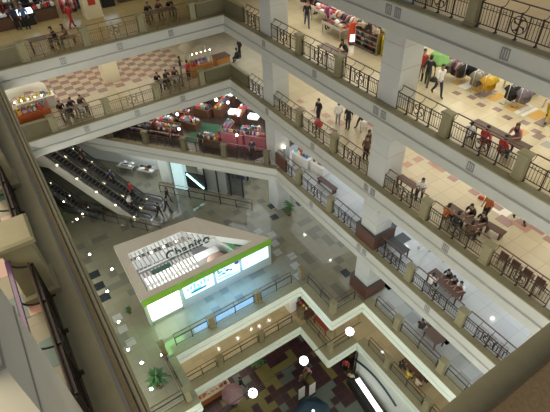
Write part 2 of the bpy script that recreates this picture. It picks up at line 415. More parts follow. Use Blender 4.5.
def post(x, y, z, ang, label, group=None, sh_mat=None, sc=1):
    s, c = cached('post', post_meshes)
    r = root('railing_post', label, 'post', (x,y,z), ang, group)
    a = link('shaft', s, r); b = link('cap', c, r)
    r.scale = (sc,sc,.5+.5*sc)
    if sh_mat: setm(a, sh_mat); setm(b, sh_mat)
    return r
NTH = ['first','second','third','fourth','fifth','sixth','seventh','eighth','ninth']
def solid(x0, y0, x1, y1, z, label):
    mb = MB(); d = Vector((x1-x0, y1-y0)); Ln = d.length; a = math.atan2(d.y, d.x)
    r = root('solid_parapet', label, 'parapet', (x0,y0,z), a)
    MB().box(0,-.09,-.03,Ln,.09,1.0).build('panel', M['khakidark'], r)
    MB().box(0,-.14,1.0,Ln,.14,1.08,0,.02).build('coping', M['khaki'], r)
    return r
YR = ER-.42
px = [3.3, 7.1, 10.85, 14.55, 18.3, 22.0, 25.83]
for L in (1, 2, 3, 4):
    k = 0; segs = []
    posts = [p for p in px if p not in (3.3,14.55,25.83)]
    for i, p in enumerate(sorted(posts, reverse=True)):
        post(p, YR, Z[L], 0, 'khaki stone post on the %s right gallery, %s from the back corner' % (ORD[L], NTH[i]))
    half = {3.3:.68, 14.55:.70 if L < 4 else .98, 25.83:.72}
    spans = []
    for a, b in zip(px[:-1], px[1:]):
        spans.append((a+half.get(a,.26), b-half.get(b,.26)))
    spans.append((26.55, 28.6)); 
    if L == 4: spans = spans[:-1]
    spans.insert(0, (.9, 2.6))
    for i, (a, b) in enumerate(sorted(spans, reverse=True)):
        railing(b, YR, Z[L], pi, b-a, 'dark iron railing on the %s right gallery, %s section from the back corner' % (ORD[L], NTH[i]))
    if L < 4:
        solid(28.6, YR, EB+.5, YR, Z[L], 'solid khaki parapet on the %s right gallery beside the back corner' % ORD[L])
tag(MB().box(23.7,YR-.08,Z[4]-.03,25.1,YR+.08,Z[4]+1.05,0,.02).build('wood_panel', M['redwood']), 'red-brown wooden panel closing the fourth-highest right gallery at the corner column', 'panel')
# back galleries
by = [-1.85,-5.6,-9.35,-13.1]
for L in (1, 2, 3):
    XBk = EB+.42
    for i, y in enumerate(by):
        post(XBk, y, Z[L], pi/2, 'khaki stone post on the %s back gallery, %s from the left' % (ORD[L], NTH[i]))
    for i, (a, b) in enumerate(zip(by[:-1], by[1:])):
        r = railing(XBk, a-.26, Z[L], -pi/2, 3.23, 'bronze iron railing on the %s back gallery, %s section from the left' % (ORD[L], NTH[i]))
        for c_ in r.children: setm(c_, mat('aged_bronze',(.15,.11,.045),.45,metal=.3))  # golden tint stands in for bright floor showing through the thin bars
    solid(XBk, 1.2, XBk, by[0]+.3, Z[L], 'solid khaki parapet at the left end of the %s back gallery' % ORD[L])
    solid(XBk, by[-1]-.3, XBk, YR, Z[L], 'solid khaki parapet at the right end of the %s back gallery' % ORD[L])
# left gallery, just under the eye
lx = [7.1,10.85,14.6,18.35]
for i, x in enumerate(lx):
    post(x, .84, Z[1], 0, sc=1.4, label='khaki stone post on the near left railing, %s from the cream column' % NTH[i])
for i, (a, b) in enumerate([(3.98,6.74)]+[(p+.36,q-.36) for p, q in zip(lx[:-1], lx[1:])]):
    r = railing(a, .74, Z[1], 0, b-a, 'near left railing with purple handrail, %s section from the cream column' % NTH[i], nb=4)
    MB().box(.02,.03,.0,b-a-.02,.06,1.0,0,.01).build('solid_panel', mat('dark_brown_panel',(.045,.028,.02),.6), r)
    hr = [c for c in r.children if c.name.startswith('handrail')][0]
    setm(hr, mat('purple_sheen_handrail', (.10,.05,.11), .25)); hr['label'] = 'purple-brown handrail'
# diagonal edge of the fourth gallery
a0 = math.atan2(U.y, U.x)
for i in range(5):
    s0 = .9+i*3.6
    P = Vector(DG0)+U*s0-Nn*.42
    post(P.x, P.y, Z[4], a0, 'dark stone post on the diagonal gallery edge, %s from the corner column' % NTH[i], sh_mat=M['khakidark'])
    P2 = Vector(DG0)+U*(s0+3.24)-Nn*.42
    railing(P2.x, P2.y, Z[4], a0+pi, 2.88, 'iron railing on the diagonal gallery edge above the kiosk floor, %s from the corner column' % NTH[i])
# kiosk floor and lowest gallery openings
for L in (5, 6):
    nm = 'kiosk-floor opening' if L == 5 else 'lowest gallery opening'
    xx = XA+.62; ys = [YA-.1,-5.65,-9.25,YB+.1]
    for i, y in enumerate(ys[1:3]):
        post(xx, y, Z[L], pi/2, 'brown stone post along the %s, %s from its left corner' % (nm, NTH[i]), sh_mat=M['brownstone'], sc=.9)
    for i, (a, b) in enumerate(zip(ys[:-1], ys[1:])):
        g = bar_railing(xx, a-.3, Z[L], -pi/2, (a-b)-.6, 'iron railing on the long side in the %s, %s from left' % (nm, NTH[i]))
    post(XA+.6, YB-.5, Z[L], 0, 'corner post at the inner right corner of the %s' % nm, sh_mat=M['brownstone'], sc=.9)
    post(XB+.55, YB-.5, Z[L], 0, 'stone corner post at the protruding right corner of the %s' % nm, sc=.9)
    post(XA+.6, YA+.5, Z[L], 0, 'brown stone corner post at the inner left corner of the %s' % nm, sh_mat=M['brownstone'], sc=.9)
    post(XB+.55, YA+.5, Z[L], 0, 'stone corner post at the protruding left corner of the %s' % nm, sc=.9)
    bar_railing(XA-.1, YB-.55, Z[L], pi, XA-XB-.5, 'iron railing on the right return side of the %s' % nm)
    bar_railing(XB+.7, YA+.55, Z[L], 0, XA-XB-.8, 'iron railing on the left return side of the %s' % nm)
    bar_railing(XB+.55, YB-.7, Z[L], -pi/2, 1.7, 'short iron railing beside the right corner of the %s' % nm)
    bar_railing(XB+.55, .3, Z[L], -pi/2, 2.2, 'short iron railing beside the left corner of the %s' % nm)
    sp = sorted([(.9,2.6),(4.0,6.74),(7.46,10.49),(11.2,12.9)], reverse=True)
    for i, (a, b) in enumerate(sp):
        bar_railing(b, YR, Z[L], pi, b-a, 'iron railing on the %s right side, %s section from the thick column' % (ORD[L], NTH[i]))
    for i, x in enumerate((10.85, 7.1)):
        post(x, YR, Z[L], 0, 'stone post on the %s right side, %s from the thick column' % (ORD[L], NTH[i]))
# railing beside the escalators (horizontal)
for i in range(4):
    s1 = 20.9+i*2.75
    P = U*s1+Nn*(-22.45)
    bar_railing(P.x, P.y, Z[5]-.05, a0+pi, 2.7, 'dark railing on the kiosk floor beside the escalators, %s section from the foot' % NTH[i])
# railing with shelf in front of the shop wall
for i in range(3):
    s1 = 21.0-i*3.0; P = U*s1+Nn*(-27.3)
    bar_railing(P.x, P.y, Z[5]-.05, a0+pi, 2.95, 'dark railing between escalator foot and the shop fronts, %s section' % NTH[i])

# small grille plaques on the fascias
def plaque_mesh():
    mb = MB().box(-.16,0,-.2,.16,.02,.2)
    for x in (-.15,-.05,.05,.15): mb.box(x-.022,.015,-.2,x+.022,.04,.2,1)
    for z in (-.19,.19): mb.box(-.17,.015,z-.02,.17,.04,z+.02,1)
    return mb.mesh('fascia_grille', [M['fascia'], mat('grille_grey',(.19,.19,.20),.6)])
pm = plaque_mesh()
for L in (1, 2, 3, 4):
    for i, x in enumerate((25.4,19.9,14.75,14.2,8.9)):
        if L == 4 and i == 0: continue
        tag(link('fascia_grille', pm, None, (x,ER,Z[L]-.38), 0), 'small grey grille on the right fascia below the %s gallery, %s from the back corner' % (ORD[L], NTH[i]), 'grille')
for L in (2, 3):
    for i, y in enumerate((-3.8,-7.5,-11.15)):
        tag(link('fascia_grille', pm, None, (EB,y,Z[L]-.38), pi/2), 'small grey grille on the back fascia below the %s gallery, %s from the left' % (ORD[L], NTH[i]), 'grille')

# ------------------------------------------------------------------ people
def pose(kind):
    P = {}
    if kind in ('stand','walk'):
        hz = .90; lean = .04 if kind == 'walk' else .0
        P.update(pel=(0,0,.93), wst=(lean*.4,0,1.08), chs=(lean,0,1.28), nek=(lean+.01,0,1.45), hd=(lean+.03,0,1.55))
        sw = .26 if kind == 'walk' else .03
        for s, sg in (('l',1),('r',-1)):
            q = sw*sg
            P[s+'hip']=(0,.09*sg,.88); P[s+'kne']=(q*.55+.03,.095*sg,.49); P[s+'ank']=(q-(.12 if kind=='walk' and sg<0 else 0),.1*sg,.09 if not(kind=='walk' and sg<0) else .16); 
            P[s+'toe']=(P[s+'ank'][0]+.15,.11*sg,P[s+'ank'][2]-.05)
            P[s+'sho']=(lean,.18*sg,1.38); P[s+'elb']=(lean-q*.5-.02,.25*sg,1.12); P[s+'wri']=(lean-q*.8+.08,.25*sg,.89); P[s+'han']=(lean-q*.9+.11,.245*sg,.80)
    else:
        ln = .12 if kind == 'sit' else .30
        P.update(pel=(0,0,.52), wst=(.02,0,.68), chs=(ln*.5,0,.88), nek=(ln,0,1.05), hd=(ln+.05,0,1.15))
        for s, sg in (('l',1),('r',-1)):
            P[s+'hip']=(.02,.10*sg,.50); P[s+'kne']=(.44,.13*sg,.52); P[s+'ank']=(.42,.13*sg,.09); P[s+'toe']=(.57,.14*sg,.04)
            P[s+'sho']=(ln*.85,.18*sg,.98); P[s+'elb']=(ln*.6+.10,.25*sg,.74); P[s+'wri']=(ln+.28,.16*sg,.76); P[s+'han']=(ln+.36,.13*sg,.76)
    return P
BON = [('pel','wst','torso'),('wst','chs','torso'),('chs','nek','neck'),('nek','hd','neck')]
for s in 'lr':
    BON += [('pel',s+'hip','hips'),(s+'hip',s+'kne','leg'),(s+'kne',s+'ank','leg'),(s+'ank',s+'toe','foot'),('chs',s+'sho','torso'),(s+'sho',s+'elb','arm'),(s+'elb',s+'wri','fore'),(s+'wri',s+'han','hand')]
RAD = dict(pel=.135,wst=.12,chs=.14,nek=.058,hd=.06,hip=.095,kne=.062,ank=.043,toe=.036,sho=.062,elb=.043,wri=.030,han=.036)
def person_meshes(kind, longhair):
    P = pose(kind); names = list(P); ix = {n: i for i, n in enumerate(names)}
    me = bpy.data.meshes.new('tmp'); me.from_pydata([P[n] for n in names], [(ix[a],ix[b]) for a, b, _ in BON], []); me.update()
    ob = bpy.data.objects.new('tmp', me); COL.objects.link(ob)
    ob.modifiers.new('Skin', 'SKIN'); sub = ob.modifiers.new('Sub', 'SUBSURF'); sub.levels = 1
    for n in names:
        r = RAD.get(n) or RAD[n[1:]]
        sv = me.skin_vertices[0].data[ix[n]]
        sv.radius = (r*.8, r*1.12) if n in ('pel','wst','chs') else (r, r); sv.use_root = n == 'pel'
    dg = bpy.context.evaluated_depsgraph_get(); dg.update()
    ev = bpy.data.meshes.new_from_object(ob.evaluated_get(dg))
    bpy.data.objects.remove(ob)
    V = [v.co.copy() for v in ev.vertices]; NRM = [v.normal.copy() for v in ev.vertices]; F = [tuple(p.vertices) for p in ev.polygons]
    def near(c):
        best = None
        for a, b, t in BON:
            A, B = Vector(P[a]), Vector(P[b]); d = B-A; k = max(0, min(1, (c-A).dot(d)/d.length_squared)); q = (c-A-d*k).length/(RAD.get(b) or RAD[b[1:]])
            if best is None or q < best[0]: best = (q, t, a, b, k)
        return best
    tags = []
    for f in F:
        c = sum((V[i] for i in f), Vector())/len(f); q = near(c); t = q[1]
        if t == 'neck' and q[2] == 'chs' and q[4] < .7: t = 'torso'
        if t == 'foot': t += q[2][0]
        tags.append(t)
    def sub_mesh(nm, sel, off, m):
        ids = {}; vs = []; fs = []
        for f, t in zip(F, tags):
            if t not in sel: continue
            g = []
            for i in f:
                if i not in ids: ids[i] = len(vs); vs.append(V[i]+NRM[i]*off)
                g.append(ids[i])
            fs.append(g)
        mb = MB(); mb.add(vs, fs, 0, True); return mb.mesh(nm, m)
    H = Vector(P['hd'])+Vector((.0,0,.06))
    body = MB(); body.add(V, F, 0, True)
    body.ball(H, (.098,.078,.125), 14); body.ball(H+Vector((.10,0,-.01)), (.022,.015,.024), 6)
    body.ball(H+Vector((.088,0,-.055)), (.015,.026,.008), 6, 2)
    for sg in (1,-1):
        body.ball(H+Vector((-.005,.078*sg,-.01)), (.024,.012,.032), 6); body.ball(H+Vector((.086,.032*sg,.018)), (.012,.013,.010), 6, 1)
    for s, sg in (('l',1),('r',-1)):
        w, h = Vector(P[s+'wri']), Vector(P[s+'han']); d = (h-w).normalized(); side = Vector((0,1,0)) if abs(d.y) < .8 else Vector((1,0,0)); side = (side-d*side.dot(d)).normalized(); dn = d.cross(side)
        for k in range(4):
            b0 = h+side*(k-1.5)*.019; ln = (.055,.07,.066,.05)[k]
            body.tube([b0, b0+d*ln*.6, b0+d*ln+dn*.018], [.011,.010,.008], 5)
        body.tube([w+d*.04+side*.02, w+d*.07+side*.05, w+d*.10+side*.055], [.013,.011,.009], 5)
    hb = MB(); n = 16; vs = []; fs = []
    for i in range(8):
        t = i/7
        for k in range(n):
            a = 2*pi*k/n; ca = cos(a)
            low = -.02 if ca > .35 else (-.10 if not longhair else -.30)
            lowz = .045 if ca > .35 else low
            ph = pi/2*(1-t); z = .138*sin(ph) if t < .999 else 0
            rr = cos(ph)
            if i < 5:
                ph = pi/2*(1-i/5.0); vs.append(H+Vector((-.012+.110*cos(ph)*ca, .092*cos(ph)*sin(a), .045+.095*sin(ph))))
            else:
                q = (i-4)/3; vs.append(H+Vector((-.012+(.110-.02*q)*ca, (.092-.012*q)*sin(a), .045+(lowz-.045)*q)))
    for i in range(7):
        for k in range(n): fs.append((i*n+k, i*n+(k+1) % n, (i+1)*n+(k+1) % n, (i+1)*n+k)[::-1])
    hb.add(vs, fs, 0, True)
    hairm = hb.mesh('hair', M['hair'])
    return (body.mesh('body', [M['skin'], M['hair'], cmat('lips',(.3,.1,.08))]), sub_mesh('shirt', ('torso','arm'), .014, pal(0)), sub_mesh('trousers', ('hips','leg'), .012, pal(1)), [sub_mesh('shoe', ('foot'+q,), .012, M['shoe']) for q in 'lr'], hairm)
def person(kind, x, y, z, face, shirt, trous, label, longhair=False, sc=1.0, hairm=None):
    b, s, t, sh, h = cached(('p', kind, longhair), lambda: person_meshes(kind, longhair))
    r = root('person', label, 'person', (x,y,z-.05), radians(face)); r.scale = (sc,)*3
    link('body', b, r); a = link('shirt', s, r); setm(a, shirt); a = link('trousers', t, r); setm(a, trous)
    for q in sh: link('shoe', q, r)
    a = link('hair', h, r)
    if hairm: setm(a, hairm)
    return r
C = {n: cmat(n, c) for n, c in dict(black=(.014,.014,.018), navy=(.02,.03,.07), white=(.75,.75,.75), red=(.42,.03,.03), purple=(.18,.03,.13), grey=(.30,.30,.30), jeans=(.04,.06,.13), brown=(.12,.06,.035), orange=(.42,.12,.03), yellow=(.55,.42,.03), blue=(.07,.12,.28), beige=(.5,.42,.3), pink=(.55,.25,.28), green=(.08,.28,.07)).items()}

# ------------------------------------------------------------------ furniture
def table(x, y, z, rz, Ln, label, m=None, w=.75):
    r = root('table', label, 'table', (x,y,z-.05), rz)
    MB().box(-Ln/2,-w/2,.70,Ln/2,w/2,.75,0,.015).build('tabletop', m or M['redwood'], r)
    lg = cached('tleg', lambda: MB().box(-.035,-.035,0,.035,.035,.70).mesh('leg', M['iron']))
    for sx in (-1,1):
        for sy in (-1,1): link('leg', lg, r, (sx*(Ln/2-.1),sy*(w/2-.08),0))
    return r
def chair_meshes():
    seat = MB().box(-.21,-.21,.42,.21,.21,.46,0,.015).mesh('seat', M['redwood'])
    bk = MB().box(-.21,-.20,.50,-.17,.20,.92,0,.012).mesh('backrest', M['redwood'])
    lg = MB().box(-.02,-.02,0,.02,.02,.43).mesh('leg', M['iron'])
    return seat, bk, lg
def chair(x, y, z, rz, label, group, m=None):
    s, b, l = cached('chair', chair_meshes)
    r = root('chair', label, 'chair', (x,y,z-.05), rz, group)
    a = link('seat', s, r); c = link('backrest', b, r)
    if m: setm(a, m); setm(c, m)
    for sx in (-.18,.18):
        for sy in (-.17,.17): link('leg', l, r, (sx,sy,0))
    return r
def bench(x, y, z, rz, Ln, label, m=None):
    r = root('bench', label, 'bench', (x,y,z-.05), rz)
    MB().box(-Ln/2,-.22,.40,Ln/2,.22,.46,0,.015).build('seat', m or M['redwood'], r)
    lg = cached('bleg', lambda: MB().box(-.04,-.18,0,.04,.18,.40).mesh('leg', M['redwood']))
    for sx in (-1,1): link('leg', lg, r, (sx*(Ln/2-.15),0,0))
    return r
def shirt_mesh():
    out = [(-.10,0),(-.20,-.05),(-.36,-.28),(-.27,-.36),(-.20,-.24),(-.22,-.72),(.22,-.72),(.20,-.24),(.27,-.36),(.36,-.28),(.20,-.05),(.10,0),(0,-.06)]
    mb = MB(); n = len(out)
    vs = [(p[0],-.05,p[1]) for p in out]+[(p[0]*.96,.05,p[1]) for p in out]+[(0,-.09,-.4),(0,.09,-.4)]
    fs = []
    for k in range(n):
        j = (k+1) % n; fs += [(k,j,n+j,n+k),(j,k,2*n),(n+k,n+j,2*n+1)]
    mb.add(vs, fs, 0, True)
    mb.tube([(-.16,0,-.02),(0,0,.03),(.16,0,-.02)], .008, 4, 1); mb.tube([(0,0,.03),(0,0,.09),(.02,0,.11)], .006, 4, 1)
    return mb.mesh('hanging_garment', [pal(0), M['chrome']])
def rack(x, y, z, rz, Ln, label, glabel, n=8, cols=None, h=1.45):
    r = root('clothes_rack', label, 'clothes rack', (x,y,z-.05), rz)
    for s in (-1,1):
        f = MB().tube([(s*Ln/2,0,0),(s*Ln/2,0,h)], .02, 6).tube([(s*Ln/2,-.28,.02),(s*Ln/2,.28,.02)], .02, 6)
        f.build('upright', M['chrome'], r)
    MB().tube([(-Ln/2,0,h),(Ln/2,0,h)], .018, 6).build('rail', M['chrome'], r)
    gm = cached('shirt', shirt_mesh); ca, sa = cos(rz), sin(rz)
    for k in range(n):
        t = -Ln/2+.12+(Ln-.24)*k/(n-1)
        g = link('hanging_garment', gm, None, (x+t*ca, y+t*sa, z-.05+h-.09), rz+pi/2+random.uniform(-.25,.25))
        setm(g, (cols or [pal(random.randrange(12))])[k % len(cols)] if cols else pal(random.randrange(12)))
        tag(g, hue(g)+' garment among the '+glabel, 'garment', glabel)
def heap(x, y, z, rz, w, d, label, glabel, n=26, cols=None, h=.75):
    """sale table heaped with folded goods"""
    r = root('sale_table', label, 'display table', (x,y,z-.05), rz)
    MB().box(-w/2,-d/2,h-.06,w/2,d/2,h).box(-w/2,-d/2,h,w/2,-d/2+.03,h+.12).box(-w/2,d/2-.03,h,w/2,d/2,h+.12).build('tray', M['cream'], r)
    for sx in (-1,1):
        for sy in (-1,1): MB().box(sx*(w/2-.05)-.03,sy*(d/2-.05)-.03,0,sx*(w/2-.05)+.03,sy*(d/2-.05)+.03,h-.06).build('leg', M['chrome'], r)
    gm = cached('fold', lambda: MB().box(-.17,-.13,0,.17,.13,.09,0,.03).box(-.12,-.10,.085,.15,.10,.14,0,.03).mesh('folded_garment', pal(0)))
    ca, sa = cos(rz), sin(rz); nx = max(2, int(w/.36)); ny = max(2, int(d/.30))
    k = 0
    for i in range(nx):
        for j in range(ny):
            for lay in range(2):
                if k >= n or (lay and random.random() < .45): continue
                lx = -w/2+.2+(w-.4)*i/(nx-1); ly = -d/2+.17+(d-.34)*j/(ny-1)
                g = link('folded_garment', gm, None, (x+lx*ca-ly*sa, y+lx*sa+ly*ca, z-.05+h+lay*.14), rz+random.uniform(-.25,.25))
                setm(g, random.choice(cols) if cols else pal(random.randrange(12))); k += 1
                tag(g, hue(g)+' folded piece among '+glabel, 'folded garment', glabel)
def goods_mesh(i):
    mb = MB()
    if i == 0: mb.box(-.11,-.08,0,.11,.08,.26,0,.012)
    elif i == 1: mb.lathe([(.07,0),(.085,.03),(.085,.18),(.03,.25),(.03,.30)], 8)
    elif i == 2:
        mb.box(-.15,-.07,0,.15,.07,.22,0,.04); mb.tube([(-.08,0,.21),(-.06,0,.31),(.06,0,.31),(.08,0,.21)], .012, 5)
    else: mb.lathe([(.10,0),(.13,.05),(.13,.12),(.06,.19),(.09,.22)], 8)
    return mb.mesh(['carton','bottle','handbag','jar'][i], pal(0))
def shelf(x, y, z, rz, w, label, glabel, rows=3, n=6, cols=None, frame=None, d=.5, h=1.6):
    r = root('display_shelf', label, 'display shelf', (x,y,z-.05), rz)
    fm = frame or M['cream']
    MB().box(-w/2,d/2-.04,0,w/2,d/2,h).build('back_panel', fm, r)
    for s in (-1,1): MB().box(s*w/2-.025,-d/2,0,s*w/2+.025,d/2,h).build('side_panel', fm, r)
    ca, sa = cos(rz), sin(rz)
    for k in range(rows):
        hz = .15+(h-.35)*k/max(1,rows-1)
        MB().box(-w/2+.025,-d/2,hz-.03,w/2-.025,d/2-.04,hz).build('shelf_board', fm, r)
        for j in range(n):
            i = random.randrange(4); gm = cached(('good', i), lambda: goods_mesh(i))
            lx = -w/2+.16+(w-.32)*j/(n-1); ly = -.05
            g = link(['carton','bottle','handbag','jar'][i], gm, None, (x+lx*ca-ly*sa, y+lx*sa+ly*ca, z-.05+hz), rz+random.uniform(-.2,.2))
            setm(g, random.choice(cols) if cols else pal(random.randrange(12)))
            tag(g, hue(g)+' '+g.name.split('.')[0]+' among '+glabel, g.name.split('.')[0], glabel)
def counter(x, y, z, rz, w, d, h, label, body, top, name='counter', sign=None):
    r = root(name, label, 'counter', (x,y,z-.05), rz)
    MB().box(-w/2,-d/2,0,w/2,d/2,h-.05,0,.01).build('body', body, r)
    MB().box(-w/2-.05,-d/2-.05,h-.05,w/2+.05,d/2+.05,h,0,.012).build('top', top, r)
    if sign: MB().box(-w/2+.1,-d/2-.03,.15,w/2-.1,-d/2,h-.2).build('front_panel', sign, r)
    return r
def topgoods(x, y, z, rz, w, d, glabel, nx, ny, cols=None):
    ca, sa = cos(rz), sin(rz)
    for i in range(nx):
        for j in range(ny):
            q = random.randrange(4); gm = cached(('good', q), lambda: goods_mesh(q))
            lx = -w/2+w*(i+.5)/nx; ly = -d/2+d*(j+.5)/ny
            g = link(['carton','bottle','handbag','jar'][q], gm, None, (x+lx*ca-ly*sa, y+lx*sa+ly*ca, z), rz+random.uniform(-.5,.5))
            setm(g, random.choice(cols) if cols else pal(random.randrange(12))); tag(g, hue(g)+' '+g.name.split('.')[0]+' among '+glabel, g.name.split('.')[0], glabel)
def plant(x, y, z, label, h=1.2, r0=.5, n=46):
    r = root('potted_palm', label, 'plant', (x,y,z-.05))
    MB().lathe([(.16,0),(.22,.30),(.24,.32),(.24,.36),(.20,.36),(.19,.30)], 14).build('pot', M['pot'], r)
    MB().tube([(0,0,.3),(.02,0,.5),(0,.02,.75*h)], [.035,.03,.02], 6).build('stem', M['wood'], r)
    lf = MB()
    for k in range(n):
        a = k*2.4; el = random.uniform(.15,1.25); L = r0*random.uniform(.8,1.3); zb = .45*h+.4*h*random.random()
        pts = [Vector((cos(a)*t*L*cos(el), sin(a)*t*L*cos(el), zb+t*L*sin(el)-.55*L*t*t)) for t in (0,.35,.7,1)]
        sd = Vector((-sin(a),cos(a),0)); vs = []
        for p, w in zip(pts, (.02,.07,.06,.005)): vs += [p+sd*w-Vector((0,0,.02)), p+Vector((0,0,.012)), p-sd*w-Vector((0,0,.02))]
        fs = []
        for i in range(3): fs += [(i*3,i*3+1,i*3+4,i*3+3),(i*3+1,i*3+2,i*3+5,i*3+4)]
        lf.add(vs, fs, 0, True)
    lf.build('foliage', M['leaf'], r)
    return r

#SECTION2
# ------------------------------------------------------------------ escalators
def escalator(s0, t, w, label, lamps=True, dark=False):
    P = U*s0+Nn*t
    r = root('escalator', label, 'escalator', (P.x,P.y,Z[5]-.05), a0)
    run, rise = 7.14, 5.0
    zl = lambda x: 0 if x < .8 else (rise if x > .8+run else (x-.8)/run*rise)
    xs = [-.9,.8]+[.8+run*i/6 for i in range(1,7)]+[.8+run+1.3]
    for sg, nm in ((1,'left'),(-1,'right')):
        mb = MB(); y0 = sg*(w/2-.13); y1 = sg*w/2
        vs = []; n = len(xs)
        for x in xs:
            hi = zl(x)+.12; lo = max(0, zl(x)-1.05)
            vs += [(x,y0,hi),(x,y1,hi),(x,y1,lo),(x,y0,lo)]
        fs = [(3,2,1,0),(4*n-4,4*n-3,4*n-2,4*n-1)]
        for i in range(n-1):
            for k in range(4): fs.append((4*i+k,4*i+(k+1)%4,4*i+4+(k+1)%4,4*i+4+k))
        mb.add(vs, fs, 0); mb.build('cladding', M['black'] if dark else M['cream'], r)
        gl = MB(); yb = sg*(w/2-.07); g = []
        for x in xs:
            h = .80 if xs[0]+.1 < x < xs[-1]-.1 else .55
            g += [(x,yb-.008,zl(x)+.1),(x,yb+.008,zl(x)+.1),(x,yb+.008,zl(x)+h),(x,yb-.008,zl(x)+h)]
        gl.add(g, fs, 0); gl.build('balustrade', M['bluegrey'], r)
        hp = [(-.95,yb,.42),(-1.08,yb,.6),(-1.0,yb,.80),(-.8,yb,.88)]+[(x,yb,zl(x)+.88) for x in xs[1:-1]]+[(xs[-1]-.1,yb,rise+.88),(xs[-1]+.05,yb,rise+.7)]
        MB().tube(hp, .05, 8).build('handrail', M['black'], r)
        MB().tube([(x,sg*(w/2-.065),zl(x)+.135) for x in xs], .028, 5).build('skirt_trim', M['chrome'], r)
        if lamps:
            for k in range(5):
                x = .7+k*1.55
                MB().ball((x,sg*(w/2-.01),zl(x)+.16), .055, 8).build('skirt_lamp', M['warmglow'], r)
    mb = MB(); hw = w/2-.14
    mb.box(-.9,-hw,-.02,.8,hw,.03,2)
    dx = run/25
    for k in range(25):
        x = .8+k*dx; z1 = (k+1)*.2
        mb.box(x,-hw,z1-.35,x+dx+.02,hw,z1-.03,0); mb.box(x,-hw,z1-.03,x+.05,hw,z1,1); mb.box(x+.05,-hw,z1-.03,x+dx+.02,hw,z1-.005,0)
    mb.box(.8+run,-hw,rise-.1,.8+run+1.3,hw,rise-.02,2)
    mb.build('steps', [mat('escalator_tread',(.035,.035,.035),.5), mat('step_edge',(.30,.29,.25),.5), M['chrome']], r)
    return r
escalator(20.9,-25.3,1.22,'right-hand escalator with dark steps, nearest the shop fronts')
escalator(20.7,-24.05,1.22,'middle escalator with dark steps and a broad cream flank')
escalator(25.3,-22.98,.86,'narrow dark escalator closest to the left edge of the picture', dark=True)

# ------------------------------------------------------------------ kiosk
zf = Z[5]-.05
kr = root('kiosk', 'large lit white kiosk with beige open roof and lime green band on the stone floor', 'kiosk', (0,0,zf))
out = [(20.3,-2.1),(26.2,-2.25),(25.6,-8.45),(20.3,-12.05)]
inn = [(20.85,-2.75),(24.85,-2.85),(24.75,-6.95),(20.85,-10.75)]
H1 = 2.76; H0 = 2.2
mb = MB(); n = 4
vs = [(p[0],p[1],z) for z in (H0,H1) for p in out]+[(p[0],p[1],z) for z in (H0,H1) for p in inn]
fs = []
for k in range(4):
    j = (k+1) % 4
    mb.add(vs, [(4+k,4+j,12+j,12+k)], 0); mb.add(vs, [(k,8+k,8+j,j)], 0)
    mb.add(vs, [(k,j,4+j,4+k)], 1 if k == 3 else 0); mb.add(vs, [(8+k,12+k,12+j,8+j)], 2)
mb.build('roof', [M['roofbeige'],M['lime'],M['white']], kr)
MB().box(20.255,-12.0,H0-.02,20.30,-2.12,H1+.02,0,.01).build('green_band', M['lime'], kr)['label'] = 'lime green roof band'
# front
MB().box(20.36,-11.95,0,20.62,-4.7,.85).box(20.42,-4.7,0,20.62,-2.2,.3).build('base_wall', M['greybase'], kr)
ps = [(-2.4,-4.6),(-4.95,-7.25),(-7.35,-9.35),(-9.45,-11.75)]
panels = [MB().box(20.36,b,.3 if i == 0 else .85,20.5,a,2.2,0,.01).build('light_panel', M['lightwhite'] if i == 0 else M['lightcyan'], kr) for i, (a, b) in enumerate(ps)]
for y in (-2.26,-4.78,-7.3,-9.4,-11.86):
    MB().box(20.32,y-.10,0,20.6,y+.10,H0).build('pillar', M['greybase'], kr)
gx = 20.335
GM = [mat('graphic_teal',(.03,.12,.13),.6),mat('graphic_aqua',(.15,.55,.6),.6),mat('graphic_lime',(.2,.4,.08),.6),mat('graphic_purple',(.09,.03,.16),.6),mat('graphic_pale',(.62,.8,.82),.6)]
def gbox(pn, nm, y0, z0, y1, z1, mi): MB().box(gx,y0,z0,gx+.03,y1,z1,0,.005).build(nm, GM[mi], panels[pn])
def gdisc(pn, y, z, r, mi): MB().add([(gx+d,y+r*1.4*cos(2*pi*k/12),z+r*sin(2*pi*k/12)) for d in (0,.03) for k in range(12)], [tuple(range(12))[::-1],tuple(range(12,24))]+[(k,(k+1)%12,12+(k+1)%12,12+k) for k in range(12)]).build('dot', GM[mi], panels[pn])
gbox(1,'graphic_bar',-6.6,1.1,-5.4,1.28,0); gbox(1,'graphic_bar',-6.2,1.28,-5.6,1.42,1)
for k in range(7): gbox(1,'graphic_bar',-5.3-k*.26,1.55,-5.16-k*.26,1.75+.12*(k%3),1)
for k in range(12): gdisc(2,-7.55-random.random()*1.3, 1.45+random.random()*.6, .06+.05*random.random(), [0,3,2][k%3])
gdisc(2,-9.1,1.95,.15,3); gbox(2,'graphic_bar',-8.6,1.1,-7.5,1.2,1); gbox(2,'graphic_bar',-9.2,.95,-8.1,1.02,2)
for k in range(5): gbox(3,'graphic_bar',-11.4,1.0+k*.2,-9.8-.3*(k%2),1.04+k*.2,4)
